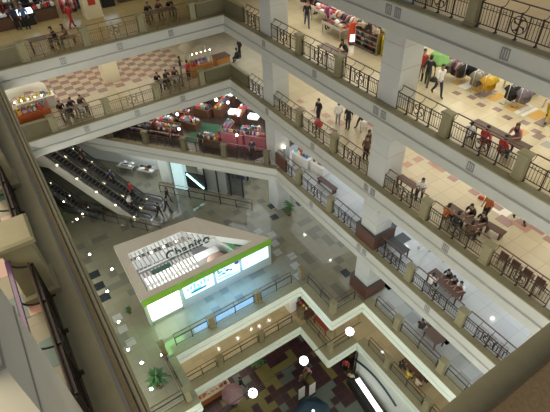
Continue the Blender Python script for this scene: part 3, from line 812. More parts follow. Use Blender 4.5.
# other walls
def wallseg(A, B, z0, z1, m, nm, th=.1):
    d = Vector((B[0]-A[0],B[1]-A[1])); nn = Vector((-d.y,d.x)).normalized()*th
    MB().prism([A,B,(B[0]+nn.x,B[1]+nn.y),(A[0]+nn.x,A[1]+nn.y)], z0, z1).build(nm, m, kr)
wallseg((25.95,-2.45),(20.5,-2.35),0,H0,M['white'],'end_wall'); wallseg((25.3,-8.3),(25.85,-2.5),0,1.0,M['white'],'counter_wall')
wallseg((25.3,-8.3),(25.85,-2.5),1.9,H0,M['white'],'valance')
wallseg((20.7,-11.6),(25.3,-8.35),0,1.0,M['white'],'counter_wall'); wallseg((20.7,-11.6),(25.3,-8.35),1.95,H0,M['white'],'valance')
MB().prism([(20.6,-2.45),(25.7,-2.5),(25.3,-8.2),(20.6,-11.7)], 0, .06).build('inner_floor', mat('grey_kiosk_floor',(.22,.22,.23),.5), kr)
MB().box(23.0,-9.0,.06,23.7,-3.2,.95,0,.02).build('inner_counter', M['white'], kr)
MB().box(21.0,-6.9,.06,22.2,-3.0,1.5,0,.02).build('cabinet', M['white'], kr)
MB().lathe([(.75,.06),(.78,.1),(.78,1.35),(.7,1.4)],20,(21.9,-8.3,0)).build('round_counter', mat('pinkish_wood',(.45,.30,.24),.5), kr)['label'] = 'pinkish round counter'
MB().box(21.3,-9.9,.06,22.6,-9.5,1.8,0,.02).build('green_display', mat('mint_display',(.25,.6,.35),.5), kr)['label'] = 'mint green display'
rods = MB()
for k in range(15):
    y = -2.95-k*.26; xe = 22.55
    rods.box(20.8,y-.06,H1-.16,xe,y+.06,H1-.06)
rods.build('ceiling_slats', M['white'], kr)
rods = MB()
for k in range(24):
    y = -3.0-k*.30; xe = 24.78 if y > -6.9 else 24.75-(-6.95-y)*1.03
    if xe > 23: rods.box(22.95,y-.04,H1-.16,xe,y+.04,H1-.10)
rods.build('ceiling_rods', mat('grey_rods',(.5,.5,.53),.5), kr)
MB().tube([(22.85,-2.9,H1-.1),(22.85,-8.8,H1-.1)], .05, 6).build('crossbeam', M['white'], kr)
for a, b in (((22.85,-4.0),(24.8,-4.0)),((22.85,-7.0),(24.6,-7.0)),((21,-9.2),(22.9,-8.6))): MB().tube([(*a,H1-.1),(*b,H1-.1)], .045, 6).build('crossbeam', M['white'], kr)
for y in (-3.4,-4.4,-5.4,-6.4): MB().box(24.55,y-.1,H0-.12,24.72,y+.1,H0,0,.01).build('strip_lamp', M['lightwhite'], kr)
sg_ = link('sign', None, kr, (22.80,-4.95,H1-.22)); sg_.rotation_euler = (radians(70),0,-pi/2)
xo = 0
for ch in 'Chanito':
    cu = bpy.data.curves.new('letter','FONT'); cu.body = ch; cu.size = .95; cu.extrude = .03; cu.offset = .02
    tmp = link('letter_tmp', cu); dg_ = bpy.context.evaluated_depsgraph_get(); dg_.update()
    lm = bpy.data.meshes.new_from_object(tmp.evaluated_get(dg_)); bpy.data.objects.remove(tmp)
    lm.materials.clear(); lm.materials.append(mat('dark_green_letters',(.02,.035,.03),.5))
    link('letter', lm, sg_, (xo,0,0)); xo += max(v.co.x for v in lm.vertices)+.07
MB().box(22.0,-5.0,H1-.08,22.45,-3.6,H1-.02,0,.03).build('sign_plate', mat('sage_green_sign',(.06,.14,.10),.5), kr)['label'] = 'sage green sign plate'
tag(plant(22.2,-1.35,zf+.05,'').children[0].parent, 'small dark potted shrub at the left end of the kiosk', 'plant').scale = (.55,)*3

# ------------------------------------------------------------------ kiosk-floor shop fronts below the diagonal gallery
a4 = math.atan2(U.y,U.x)
def along(s, t): P = U*s+Nn*t; return P.x, P.y
def shopwall(name, s0, s1, z0, z1, m, t=-28.7, th=.25):
    A, B = along(s0,t), along(s1,t); nn = -Nn*th
    return MB().prism([A,(A[0]+nn.x,A[1]+nn.y),(B[0]+nn.x,B[1]+nn.y),B], z0, z1).build(name, m)
struct(shopwall('wall_shops', 15.0, 17.6, zf, Z[4]-1.25, M['whitewall']))
struct(shopwall('wall_shops.001', 20.6, 21.6, zf, Z[4]-1.25, M['whitewall']))
struct(shopwall('wall_shops.002', 22.9, 32, zf, Z[4]-1.25, M['whitewall'], t=-30.2))
struct(shopwall('wall_shops.003', 11.0, 20.6, zf, Z[4]-1.25, M['wall'], t=-33.5))
gf = root('shop_door', 'dark-framed glass shop front below the diagonal gallery, beside the corner column', 'shop front', (*along(13.4,-28.7),zf), a4)
for k in range(4): MB().box(k*1.2-.06,-.05,0,k*1.2+.06,.05,3.4).build('frame_post', M['black'], gf)
MB().box(-.06,-.05,3.3,3.66,.05,3.45).build('lintel', M['black'], gf)
for k in range(3): MB().box(k*1.2+.06,-.01,.05,k*1.2+1.14,.01,3.3).build('pane', mat('tinted_shop_glass',(.04,.05,.06),.15,alpha=.45), gf)
q = along(19.3,-28.4); tag(MB().box(-.55,-.3,0,.55,.3,3.7,0,.03).build('light_pillar', mat('pale_cyan_lit',(.55,.8,.85),.5,emit=.5), None, (q[0],q[1],zf), a4), 'pale cyan lit pillar in front of the shop wall', 'pillar')
q = along(17.6,-28.0)
ns = root('neon_sign', 'slanting cyan neon tube sign over the dark shop opening', 'sign', (q[0],q[1],zf+1.2), a4)
MB().box(-.9,-.06,-.6,.9,-.02,1.1,0,.02).build('backing', M['black'], ns)
MB().tube([(-.75,.02,-.4),(.75,.02,.95)], .07, 8).build('tube', mat('cyan_neon',(.45,1,.95),.4,emit=5), ns)
MB().tube([(0,-.02,-.6),(0,-.02,-1.2)], .03, 6).build('pole', M['chrome'], ns)
for i, s in enumerate((14.2,15.6)):
    q = along(s,-30.5); rack(q[0],q[1],Z[5],a4,1.4,'clothes rack seen through the dark-framed glass front, %s from the column' % NTH[i],'dark garments behind the glass shop front beside the corner column',7,[C['navy'],C['grey'],C['blue'],C['pink'],C['black']])
for i, s in enumerate((23.4,25.6)):
    q = along(s,-29.2); heap(q[0],q[1],Z[5],a4,1.6,.8,'display table with dark goods on the pale shop floor behind the escalators, %s one' % ('right','left')[i],'dark goods on the tables behind the escalators',10,[C['black'],C['brown'],C['grey'],C['white']])
plant(24.1,-16.2,Z[5],'potted palm at the foot of the back right corner column',1.5,.55)
for c in list(bpy.data.objects):
    if c.name.startswith('potted_palm') and 'label' not in c.keys(): pass

# ------------------------------------------------------------------ fourth gallery (right wing and back market)
counter(23.9,-17.55,Z[4],.15,1.7,1.0,.9,'white book stall with bright magazines behind the fourth right railing',M['white'],M['white'],'book_stall')
topgoods(23.9,-17.55,Z[4]-.05+.9,.15,1.5,.9,'bright goods on the white book stall',5,3,[C['white'],C['blue'],C['orange'],C['white'],cmat('aqua',(.2,.5,.6))])
counter(22.3,-17.9,Z[4],.15,1.3,.8,.8,'low white table beside the book stall on the fourth gallery',M['white'],M['white'],'low_table')
topgoods(22.3,-17.9,Z[4]-.05+.8,.15,1.2,.7,'goods on the low white table by the book stall',4,2,[C['white'],C['navy'],C['orange'],C['pink']])
bench(20.4,-17.1,Z[4],.05,1.9,'long brown bench on the fourth right gallery',M['redwood'])
table(9.1,-16.75,Z[4],0,2.2,'brown table with people in white on the fourth right gallery')
GS = 'small goods on the dark market shelves, fourth back gallery'
k = 0
for s, t, w, lab in ((25.4,-29.0,2.6,'far left'),(22.6,-29.1,2.4,'second from left'),(22.9,-31.3,2.4,'behind the second'),(20.0,-29.2,2.2,'left of the green mat'),(20.2,-31.8,2.2,'behind the green mat edge'),(26.3,-31.6,2.4,'rear left')):
    q = along(s,t); shelf(q[0],q[1],Z[4],a4+pi,w,'dark market shelf crammed with goods on the fourth back gallery, '+lab,GS,3,8,frame=M['redwood'],h=1.25,d=.7); k += 1
q = along(17.4,-30.3); tag(MB().prism([(-1.2,-1.7),(1.1,-1.7),(1.1,1.5),(-1.2,1.5)],0,.02).build('green_mat',mat('dark_green_carpet',(.012,.06,.03),.9),None,(q[0],q[1],Z[4]-.05),a4),'dark green carpet between the market stalls of the fourth back gallery','mat')
for s, t, w, lab in ((15.2,-30.6,1.8,'wood counter right of the green carpet'),(15.0,-33.4,2.0,'wood counter behind the lit stalls'),(17.2,-34.2,2.4,'long counter at the back of the market')):
    q = along(s,t); counter(q[0],q[1],Z[4],a4+pi/2,w,.7,.95,lab+' on the fourth back gallery',M['wood'],M['redwood'])
    topgoods(q[0],q[1],Z[4]+.9,a4+pi/2,w,.6,'goods on the wood counters of the fourth back gallery',6,2)
for i, (s, t, w) in enumerate(((14.1,-29.4,1.9),(12.1,-29.5,1.8))):
    q = along(s,t); counter(q[0],q[1],Z[4],a4+pi,w,.7,1.3,'pink-red panelled stall counter on the fourth back gallery, %s one' % ('left','right')[i],mat('dusty_pink_panel',(.35,.10,.13),.6),mat('dark_red_top',(.15,.04,.05),.5))
    topgoods(q[0],q[1],Z[4]+1.25,a4+pi,w,.5,'small items along the pink stall counters',6,1)
lit = [((15.4,-32.9),1.0,M['lightwhite']),((13.5,-32.6),.9,M['lightcyan']),((17.6,-36.0),1.6,M['lightcyan']),((14.6,-36.4),1.8,mat('blue_lit_sign',(.25,.45,1),.4,emit=2.2)),((21.2,-33.8),1.4,M['lightcyan']),((23.6,-33.6),1.6,mat('yellow_lit_sign',(1,.9,.4),.4,emit=2)),((25.6,-33.8),1.4,M['lightwhite'])]
for i, ((s, t), w, m_) in enumerate(lit):
    q = along(s,t); r = root('light_case','lit glass showcase in the fourth back gallery market, %s from the right front' % NTH[i],'showcase',(q[0],q[1],Z[4]-.05),a4+pi)
    MB().box(-w/2,-.3,0,w/2,.3,.85,0,.01).build('base',M['wood'],r); MB().box(-w/2,-.3,.85,w/2,.3,1.15,0,.02).build('lit_top',m_,r)
q = along(11.5,-32.5); shelf(q[0],q[1],Z[4],a4+pi/2,3.0,'white shelf unit beside the pink stalls on the fourth back gallery','goods on the white shelf beside the pink stalls',3,6,frame=M['cream'],h=1.5)
for i, (s, t) in enumerate(((13.6,-29.0),(18.6,-28.6),(9.4,-28.4))):
    q = along(s,t); r = root('spot_lamp','small glowing globe lamp near the diagonal railing, %s from the left' % ('second','first','third')[i],'lamp',(q[0],q[1],Z[4]-.05))
    MB().tube([(0,0,0),(0,0,1.25)],.025,6).lathe([(.14,0),(.14,.03)],10).build('stand',M['iron'],r); MB().ball((0,0,1.32),.11,10).build('bulb',M['warmglow'],r)
for i, (s, t) in enumerate(((27.9,-28.6),(24.1,-30.3),(21.2,-30.5),(18.7,-33.2),(15.9,-29.0),(24.4,-32.9),(28.4,-30.4),(18.6,-36.2),(13.2,-31.0),(10.3,-30.9),(16.0,-37.2),(20.6,-35.2),(18.9,-31.0),(13.9,-34.2),(11.6,-35.4),(22.3,-36.2),(25.8,-36.0),(9.6,-33.2))):
    q = along(s,t); MK = 'goods on the low market tables, fourth back gallery'
    counter(q[0],q[1],Z[4],a4+pi+.2*((i % 3)-1),1.7,.8,.7+.15*(i % 2),'low market table of mixed goods, fourth back gallery, %s' % ['at the far left','second along the railing','third along the railing','behind the green carpet','right of the green carpet','in the second row left','at the left wall','in the second row middle','behind the pink stalls','right of the pink stalls','at the far back','at the far back left','behind the green carpet edge','behind the lit cases','in the rear right row','in the last row left','in the last row far left','at the corner column side'][i],M['wood'],[M['redwood'],M['black'],C['brown']][i % 3],'market_table')
    topgoods(q[0],q[1],Z[4]-.05+.7+.15*(i % 2),a4+pi+.2*((i % 3)-1),1.6,.7,MK,6,3)
for i, (s, t) in enumerate(((12.2,-31.6),(13.4,-32.8),(14.3,-31.2),(15.6,-34.2),(12.0,-33.6),(22.8,-30.2),(25.0,-30.8),(19.4,-30.0),(27.3,-30.6),(17.2,-33.2),(20.8,-32.6),(10.2,-31.8),(11.2,-34.6),(16.0,-33.0))):
    q = along(s,t); r = root('stall_lamp','small bright stall lamp on a thin stand in the fourth back gallery market','lamp',(q[0],q[1],Z[4]-.05),0,'small stall lamps of the market')
    MB().tube([(0,0,0),(0,0,1.7)],.02,5).lathe([(.14,0),(.14,.03)],8).build('stand',M['iron'],r); MB().ball((0,0,1.78),.10+.05*(i % 2),8).build('bulb',[M['warmglow'],M['lightwhite'],mat('pink_lamp',(1,.6,.8),.4,emit=3)][i % 3],r)
for i, s in enumerate((24.5,21.5,19.3,16.5,12.0)):
    q = along(s,-28.2); person('stand',q[0],q[1],Z[4],40*i,[C['black'],C['navy'],C['brown'],C['black'],C['navy']][i],C['black'],'person in dark clothes in the fourth back gallery market, %s from the left' % NTH[i])

# ------------------------------------------------------------------ second gallery, right wing shops
GH = 'clothes heaped on the sale tables, second right gallery'
dk = [C['black'],C['grey'],C['beige'],C['red'],C['white'],C['brown'],C['pink'],C['black'],C['purple']]
heap(22.9,-19.3,Z[2],.0,1.9,1.0,'sale table heaped with dark clothes on the second right gallery',GH,40,dk,.7)
heap(25.3,-20.3,Z[2],.1,1.9,1.1,'sale table with pink and white clothes further back on the second right gallery',GH,30,[C['pink'],C['purple'],C['white'],C['red']])
rack(22.9,-20.3,Z[2],.0,2.4,'clothes rack with mixed dark garments behind the sale table','garments on the rack behind the heaped sale table',14,dk,1.2)
rack(22.6,-21.3,Z[2],.0,2.6,'second clothes rack behind the heaped sale table','garments on the second rack behind the heaped sale table',14,dk,1.2)
rack(25.6,-21.6,Z[2],.2,2.4,'clothes rack behind the pink and white sale table','garments behind the pink and white sale table',12,[C['purple'],C['pink'],C['navy'],C['white']],1.3)
rack(27.6,-20.8,Z[2],.2,2.0,'clothes rack at the far back of the second right gallery','garments on the far rack of the second right gallery',9,[C['navy'],C['red'],C['black'],C['purple']],1.3)
shelf(20.0,-19.5,Z[2],pi,1.9,'steel shelf stand of small goods beside the red sign','small goods on the shelf stand beside the red sign',4,8,[C['grey'],C['white'],C['red'],C['black'],C['brown'],C['beige']],M['chrome'],.7,1.25)
topgoods(20.0,-19.5,Z[2]+1.18,pi,1.8,.6,'goods piled on top of the steel shelf stand',6,3,[C['grey'],C['white'],C['black'],C['red'],C['beige']])
r = root('sign_stand','bright red and white sign stand at the end of the goods shelf','sign',(21.2,-19.35,Z[2]-.05),pi/2-.5)
MB().box(-.4,-.03,.1,.4,.03,1.3,0,.01).build('board',mat('bright_red',(.75,.08,.03),.5),r); MB().box(-.3,.03,.15,.3,.05,.6).build('white_panel',M['lightwhite'],r); MB().box(-.35,-.2,0,.35,.2,.1).build('foot',M['iron'],r)
shelf(18.45,-19.7,Z[2],pi,.9,'yellow stand of goods beside the thick column on the second gallery','goods on the yellow stand by the thick column',3,4,[C['yellow'],C['purple'],C['green'],C['grey']],C['yellow'],.6,1.2)
rack(20.5,-20.6,Z[2],.0,1.8,'rack of blue and black garments behind the goods shelf','garments on the rack behind the goods shelf',9,[C['navy'],C['black'],C['white'],C['blue']],1.3)
def parasol(x, y, z, label, m, rad=1.3, h=2.2, name='parasol'):
    r = root(name,label,'parasol',(x,y,z-.05))
    MB().tube([(0,0,0),(0,0,h+.5)],.03,6).build('pole',M['chrome'],r)
    mb = MB(); nn = 8; vs = [(0,0,h+.5)]
    for R_, zz in ((.5,.36),(1,0),(1,-.12)): vs += [(rad*R_*cos(2*pi*k/nn),rad*R_*sin(2*pi*k/nn),h+zz) for k in range(nn)]
    fs = [(0,1+k,1+(k+1)%nn) for k in range(nn)]
    for q in range(2): fs += [(1+q*nn+k,1+(q+1)*nn+k,1+(q+1)*nn+(k+1)%nn,1+q*nn+(k+1)%nn) for k in range(nn)]
    mb.add(vs,fs); mb.build('canopy',m,r); MB().lathe([(.25,0),(.25,.08),(.05,.12)],12).build('base',M['iron'],r)
    return r
parasol(14.9,-19.5,Z[2],'green parasol beside the thick column on the second right gallery',mat('grass_green_cloth',(.14,.30,.09),.7),.65,1.15)
parasol(16.7,-20.0,Z[2],'white parasol behind the green one on the second right gallery',mat('white_canvas',(.8,.8,.76),.7),.8,1.45)
rack(14.35,-20.35,Z[2],.0,1.3,'dark patterned clothes rack beside the green parasol','dark patterned garments beside the green parasol',10,[C['black'],C['brown'],C['grey'],C['purple']],1.15)
rack(13.6,-20.9,Z[2],0,1.5,'rack of navy garments with a red and white one','navy garments on the second gallery rack',8,[C['red'],C['white'],C['navy'],C['black'],C['navy'],C['black'],C['navy'],C['black']],1.15)
rack(12.85,-20.35,Z[2],pi/2,.8,'short rack of grey jackets on the second right gallery','grey jackets on the short rack',6,[C['grey'],mat('khaki_cloth',(.22,.19,.15),.8)],1.15)
rack(12.2,-20.35,Z[2],pi/2,.8,'short rack of mustard yellow garments','mustard yellow garments on the short rack',6,[C['yellow'],mat('amber_cloth',(.6,.33,.02),.8)],1.15)
rack(11.0,-20.5,Z[2],pi/2,.6,'short rack with black shirts on the second right gallery','black shirts on the short rack',5,[C['black']],1.1)
rack(10.45,-20.7,Z[2],pi/2,.7,'short rack with grey-violet garments','grey-violet garments on the short rack',6,[mat('violet_grey_cloth',(.2,.17,.21),.8)],1.1)
heap(11.4,-22.0,Z[2],0,1.6,.8,'low display table with blue and white goods between the yellow and black garments','blue and white goods on the low display tables',14,[C['navy'],C['white'],C['blue'],C['grey']],.5)
heap(8.7,-22.0,Z[2],0,1.8,.8,'second low display table near the right edge of the picture','blue and white goods on the low display tables',14,[C['navy'],C['white'],C['blue'],C['grey']],.5)
counter(8.3,-20.9,Z[2],0,.5,.5,1.2,'white display stand at the right picture edge on the second gallery',M['white'],M['white'],'display_stand')
table(8.9,-16.75,Z[2],.0,2.7,'long brown table behind the second right railing with people around',w=.6)
table(20.0,-16.6,Z[2],.0,2.0,'dark brown table behind the second right railing near the back',M['wood'])
person('sit_lean',19.7,-17.4,Z[2],90,C['black'],C['black'],'person with black hair seated behind the dark table on the second right gallery',True)
person('walk',25.3,-18.7,Z[2],150,C['black'],C['jeans'],'person in black top and light jeans walking on the second right gallery')
person('stand',24.2,-19.5,Z[2],200,C['purple'],C['black'],'person in purple top standing by the sale table')
person('stand',26.8,-20.6,Z[2],20,C['navy'],C['black'],'person in navy at the far back of the second right gallery')
person('stand',15.35,-18.95,Z[2],120,C['red'],C['black'],'person in red beside the thick column on the second right gallery')
person('walk',14.6,-18.6,Z[2],-60,C['black'],cmat('dark_olive',(.05,.06,.04)),'person in black beside the person in red, by the thick column')
person('walk',13.6,-18.3,Z[2],160,C['white'],C['navy'],'person in white shirt and dark jeans walking past the clothes racks')
person('sit_lean',8.5,-17.5,Z[2],90,C['pink'],C['jeans'],'brown-haired person seated behind the long brown table',True,1,mat('brown_hair',(.09,.04,.02),.5))
person('sit',9.9,-16.1,Z[2],-70,C['white'],C['navy'],'child in white at the railing side of the long table',False,.8)
person('sit',9.2,-16.1,Z[2],-90,C['red'],C['red'],'person in red seated at the railing side of the long table',False,.9)
person('sit',8.35,-16.1,Z[2],-100,C['red'],C['navy'],'person in red and navy at the right end of the long table',False,.9)
person('walk',9.0,-20.5,Z[2],100,C['white'],C['yellow'],'person in white and yellow bending at the right picture edge')

# second gallery, back wing
person('stand',37.4,-2.5,Z[2],200,C['navy'],C['black'],'left one of two people in dark blue on the upper back gallery')
person('stand',37.1,-3.1,Z[2],170,C['blue'],C['black'],'right one of two people in dark blue on the upper back gallery')
person('walk',35.2,-5.7,Z[2],-60,C['red'],C['red'],'person in red walking on the upper back gallery')
person('sit',32.5,-4.05,Z[2],90,C['black'],C['black'],'left one of two people seated on the bench of the upper back gallery')
person('sit',32.5,-4.75,Z[2],90,C['brown'],C['black'],'right one of two people seated on the bench of the upper back gallery',True)
table(32.6,-3.3,Z[2],pi/2,1.8,'brown table behind the upper back railing next to the seated pair')
bench(32.5,-4.4,Z[2],pi/2,1.7,'brown bench under the seated pair on the upper back gallery')
table(32.6,-11.3,Z[2],pi/2,2.2,'dark table with three people behind the upper back railing',M['wood'])
for i, (x, y, f, c) in enumerate(((33.4,-10.6,180,'black'),(33.4,-11.4,180,'brown'),(33.3,-12.2,180,'black'))):
    person('sit_lean',x,y,Z[2],f,C[c],C['black'],'person seated at the dark table of the upper back gallery, %s from left' % NTH[i])
for i, (x, y, w) in enumerate(((39.6,-1.6,2.6),(39.9,-4.4,2.4),(39.3,-7.8,2.4),(40.2,-10.6,2.6),(40.2,-13.4,2.4))):
    shelf(x,y,Z[2],-pi/2,w,'shop shelf full of goods along the upper back gallery, %s from the left' % NTH[i],'goods on the shop shelves of the upper back gallery',4,9,[C['blue'],C['white'],C['red'],C['black'],C['black'],C['navy'],C['brown']],M['wood'],.6,1.5)
    if i != 2: counter(x-1.5,y-.3,Z[2],-pi/2,1.5,.7,.85,'dark shop table with small goods on the upper back gallery, %s from the left' % NTH[i],M['wood'],M['black'],'shop_table'); topgoods(x-1.5,y-.3,Z[2]+.8,-pi/2,1.4,.6,'small goods on the dark shop tables of the upper back gallery',6,3,[C['blue'],C['white'],C['red'],C['black'],C['brown'],C['pink']])
for i, (x, y) in enumerate(((38.9,-.5),(38.0,-3.3),(38.9,-6.4),(38.3,-9.2))):
    r = root('light_case','bright white-blue lit showcase on the upper back gallery, %s from the left' % NTH[i],'showcase',(x,y,Z[2]-.05),-pi/2)
    MB().box(-.5,-.3,0,.5,.3,.8,0,.01).build('base',M['navybase'] if 'navybase' in M else M['black'],r); MB().box(-.5,-.3,.8,.5,.3,1.05,0,.02).build('lit_top',mat('blue_white_lit',(.6,.8,1),.4,emit=2.6),r)
rack(37.5,-6.2,Z[2],pi/2,1.2,'rack of red and white garments on the upper back gallery','red and white garments on the upper back gallery rack',7,[C['red'],C['white'],C['pink']])

# third gallery, right wing
GT = 'people'
person('stand',21.7,-17.1,Z[3],100,C['black'],C['black'],'person in black leaning near the third right railing')
tag(link('handbag',goods_mesh(2),None,(21.2,-16.75,Z[3]-.05),.3),'red handbag on the floor beside the third right railing','bag').scale = (1.8,)*3
person('stand',20.6,-17.9,Z[3],-40,C['white'],C['grey'],'person in white and grey on the third right gallery')
person('stand',19.8,-18.1,Z[3],120,C['black'],C['black'],'person in black standing among the group on the third right gallery')
person('walk',19.5,-18.9,Z[3],60,C['red'],C['black'],'person in dark red walking on the third right gallery')
person('stand',20.6,-18.8,Z[3],10,C['beige'],C['grey'],'person in beige at the back of the group on the third right gallery')
heap(18.4,-18.9,Z[3],.2,1.3,.8,'small table with pink and red goods on the third right gallery','pink and red goods on the small third gallery table',12,[C['pink'],C['red'],C['white']])
person('stand',16.9,-17.2,Z[3],190,C['black'],C['brown'],'person in black half hidden beside the thick column on the third right gallery')
person('stand',16.5,-16.7,Z[3],160,C['brown'],C['black'],'person in brown close to the thick column on the third right gallery')
person('sit',12.2,-16.9,Z[3],120,C['white'],C['black'],'person in white with black hair seated behind the third right railing',True)
table(12.9,-16.5,Z[3],.0,1.3,w=.5,label='red-brown table right of the thick column on the third right gallery')
table(9.3,-16.75,Z[3],.0,2.1,w=.6,label='red-brown table with a dark group on the third right gallery')
for i, (x, y, f, c, kd) in enumerate(((9.95,-16.15,-90,'orange','sit'),(9.3,-16.1,-90,'black','sit'),(9.3,-17.5,90,'black','sit_lean'),(8.6,-17.5,90,'black','sit_lean'),(9.0,-18.1,80,'orange','stand'),(8.5,-16.1,-100,'brown','sit'))):
    person(kd,x,y,Z[3],f,C[c],C['black'],'person in %s clothes, %s of the group around the third gallery table' % (c if c!='black' else 'dark',NTH[i]))
bench(8.0,-17.6,Z[3],.1,1.0,'brown bench end beside the dark group on the third gallery')
for i in range(4):
    chair(4.7+i*.60,-16.3,Z[3],-pi/2,'red-brown chair with pale seat lining the third right railing, %s from the right' % NTH[i],'red-brown chairs along the third right railing')
person('walk',7.85,-19.4,Z[3],160,C['black'],C['black'],'person in black walking alone at the right of the third gallery')
tag(link('handbag',goods_mesh(2),None,(10.1,-19.3,Z[3]-.05),.3),'small dark bag on the third gallery floor near the pale tiles','bag')
r = root('neon_sign','tilted bright cyan wall lamp on the third right gallery beside the thick column','lamp',(14.0,-20.3,Z[3]-.05)); MB().box(-.3,-.05,0,.3,.05,1.6,0,.02).build('stand',M['white'],r); MB().box(-.25,.05,1.2,.25,.09,1.5,0,.02).build('lit_panel',M['lightwhite'],r)
r.name = 'lit_stand'
# third gallery, back wing
def stall(x, y, z, rz, w, d, label, canopy, body, glabel):
    r = root('market_stall',label,'stall',(x,y,z-.05),rz)
    MB().box(-w/2,-d/2,0,w/2,d/2,.9,0,.01).build('counter',body,r)
    for sx in (-1,1):
        for sy in (-1,1): MB().tube([(sx*(w/2-.05),sy*(d/2-.05),.9),(sx*(w/2-.05),sy*(d/2-.05),2.1)],.025,6).build('pole',M['chrome'],r)
    mb = MB(); n = 9; vs = []
    for i in range(n):
        a = -1+2*i/(n-1); zz = 2.1+.5*(1-a*a)
        vs += [(a*(w/2+.3),-d/2-.3,zz),(a*(w/2+.3),d/2+.3,zz),(a*(w/2+.3),d/2+.3,zz+.05),(a*(w/2+.3),-d/2-.3,zz+.05)]
    fs = [(0,1,2,3),(4*n-1,4*n-2,4*n-3,4*n-4)]
    for i in range(n-1):
        for k in range(4): fs.append((4*i+k,4*i+4+k,4*i+4+(k+1)%4,4*i+(k+1)%4))
    mb.add(vs,fs); mb.build('canopy',canopy,r)
    for k in range(5): MB().ball((-w/2+w*(k+.5)/5,-d/2-.2,2.02),.05,8).build('bulb',M['warmglow'],r)
    topgoods(x,y,z-.05+.9,rz,w*.9,d*.8,glabel,6,3)
    return r
stall(33.3,-13.9,Z[3],-pi/2,1.9,1.0,'stall with curved beige canopy near the back corner of the third gallery',mat('beige_canopy',(.30,.27,.2),.7),mat('orange_counter',(.45,.20,.05),.6),'goods on the stall with curved beige canopy')
stall(33.6,-1.1,Z[3],-pi/2,2.2,1.1,'stall with curved white canopy at the left end of the third back gallery',mat('white_canopy',(.62,.60,.52),.6),mat('orange_red_front',(.40,.09,.02),.6),'goods on the stall with curved white canopy')
counter(35.3,-1.6,Z[3],pi/2,2.6,.8,.9,'white counter with yellow and white goods behind the white-canopy stall',C['white'],C['white'],'stall_counter')
topgoods(35.3,-1.6,Z[3]+.85,pi/2,2.4,.6,'yellow and white goods behind the white-canopy stall',7,2,[C['yellow'],C['white'],C['navy'],C['yellow'],C['grey']])
counter(33.5,-16.0,Z[3],pi/2,1.2,.9,.9,'orange food counter beside the beige-canopy stall',mat('orange_counter',(.45,.20,.05),.6),M['redwood'],'food_counter')
person('stand',33.9,-18.0,Z[3],100,C['black'],C['black'],'person in black standing at the corner of the third gallery')
person('sit',33.0,-17.35,Z[3],30,C['black'],C['black'],'person in black on a seat beside the orange food counter')
person('stand',32.6,-12.6,Z[3],30,C['red'],C['black'],'person with dark red top left of the beige-canopy stall')
person('stand',33.6,-12.4,Z[3],70,C['black'],C['grey'],'person in black at the beige-canopy stall')
for j, (yy, nm) in enumerate(((-10.9,'middle'),(-3.6,'left'))):
    table(32.4,yy,Z[3],pi/2,2.0,'dark table of the %s group behind the third back railing' % nm,M['wood'])
    for i, (dx, dy, f, c) in enumerate(((.8,.75,180,'black'),(.8,0,180,'navy'),(.8,-.7,180,'brown'),(-.55,.4,0,'black'),(-.55,-.4,0,'grey'))):
        person('sit_lean' if i < 3 else 'sit',32.4+dx,yy+dy,Z[3],f,C[c],C['black'],'%s seated person of the %s table group, third back gallery' % (NTH[i],nm))

# fourth right gallery people
person('walk',12.0,-18.2,Z[4],200,C['black'],C['white'],'person in black top and white trousers on the pale fourth right gallery')
person('walk',10.9,-18.7,Z[4],120,C['black'],C['grey'],'person in black and grey walking on the pale fourth right gallery')
for i, (x, y, f, c) in enumerate(((9.7,-16.15,-90,'white'),(8.9,-17.4,90,'black'),(8.4,-17.4,90,'white'),(9.4,-17.5,90,'black'))):
    person('sit' if f < 0 else 'sit_lean',x,y,Z[4],f,C[c],C['navy'],'person in %s at the fourth gallery table, %s of its group' % (c,NTH[i]))
for i in range(5):
    chair(3.6+i*.58,-16.15,Z[4],-pi/2,'pale grey chair lining the fourth right railing, %s from the right' % NTH[i],'pale chairs along the fourth right railing',mat('pale_grey_plastic',(.42,.42,.46),.5))
table(12.8,-16.6,Z[4],0,1.5,'dark table right of the column box on the fourth gallery',M['black'])

# kiosk floor right side
person('sit',9.75,-16.7,Z[5],-60,C['black'],C['brown'],'person in dark clothes seated on the kiosk-floor right side')
table(8.8,-16.9,Z[5],-.2,1.25,'brown square-cornered table on the kiosk-floor right side',mat('mid_brown_wood',(.09,.052,.033),.5),.8)
chair(9.6,-17.4,Z[5],-.3,'brown chair beside the table on the kiosk-floor right side','table chairs on the kiosk floor')
plant(15.9,-1.0,Z[5],'large potted palm on the stone floor near the left opening corner',1.7,.75,70)
plant(34.6,.15,Z[5],'potted shrub half hidden behind the left ledge near the escalators',1.1,.6)

# escalator riders and foot
def on_esc(s0, t, x): P = U*(s0+x)+Nn*t; return P.x, P.y, Z[5]+(x-.8)*.7+.15
for i, (x, c, c2, lab) in enumerate(((1.6,'red','black','person in red near the foot of the right-hand escalator'),(3.2,'navy','black','person in navy riding the right-hand escalator'),(5.6,'black','black','person in black higher up on the right-hand escalator'))):
    q = on_esc(20.9,-25.3,x); person('stand',q[0],q[1],q[2]-.02,218,C[c],C[c2],lab)
q = on_esc(20.7,-24.05,1.2); person('stand',q[0],q[1],q[2],218,C['white'],C['black'],'person in white at the foot of the middle escalator')
for i, (s, t, c) in enumerate(((19.3,-24.2,'black'),(19.0,-25.0,'navy'),(19.6,-26.2,'black'))):
    q = along(s,t); person('walk',q[0],q[1],Z[5],218,C[c],C['black'],'person in dark clothes at the escalator foot, %s from the left' % NTH[i])

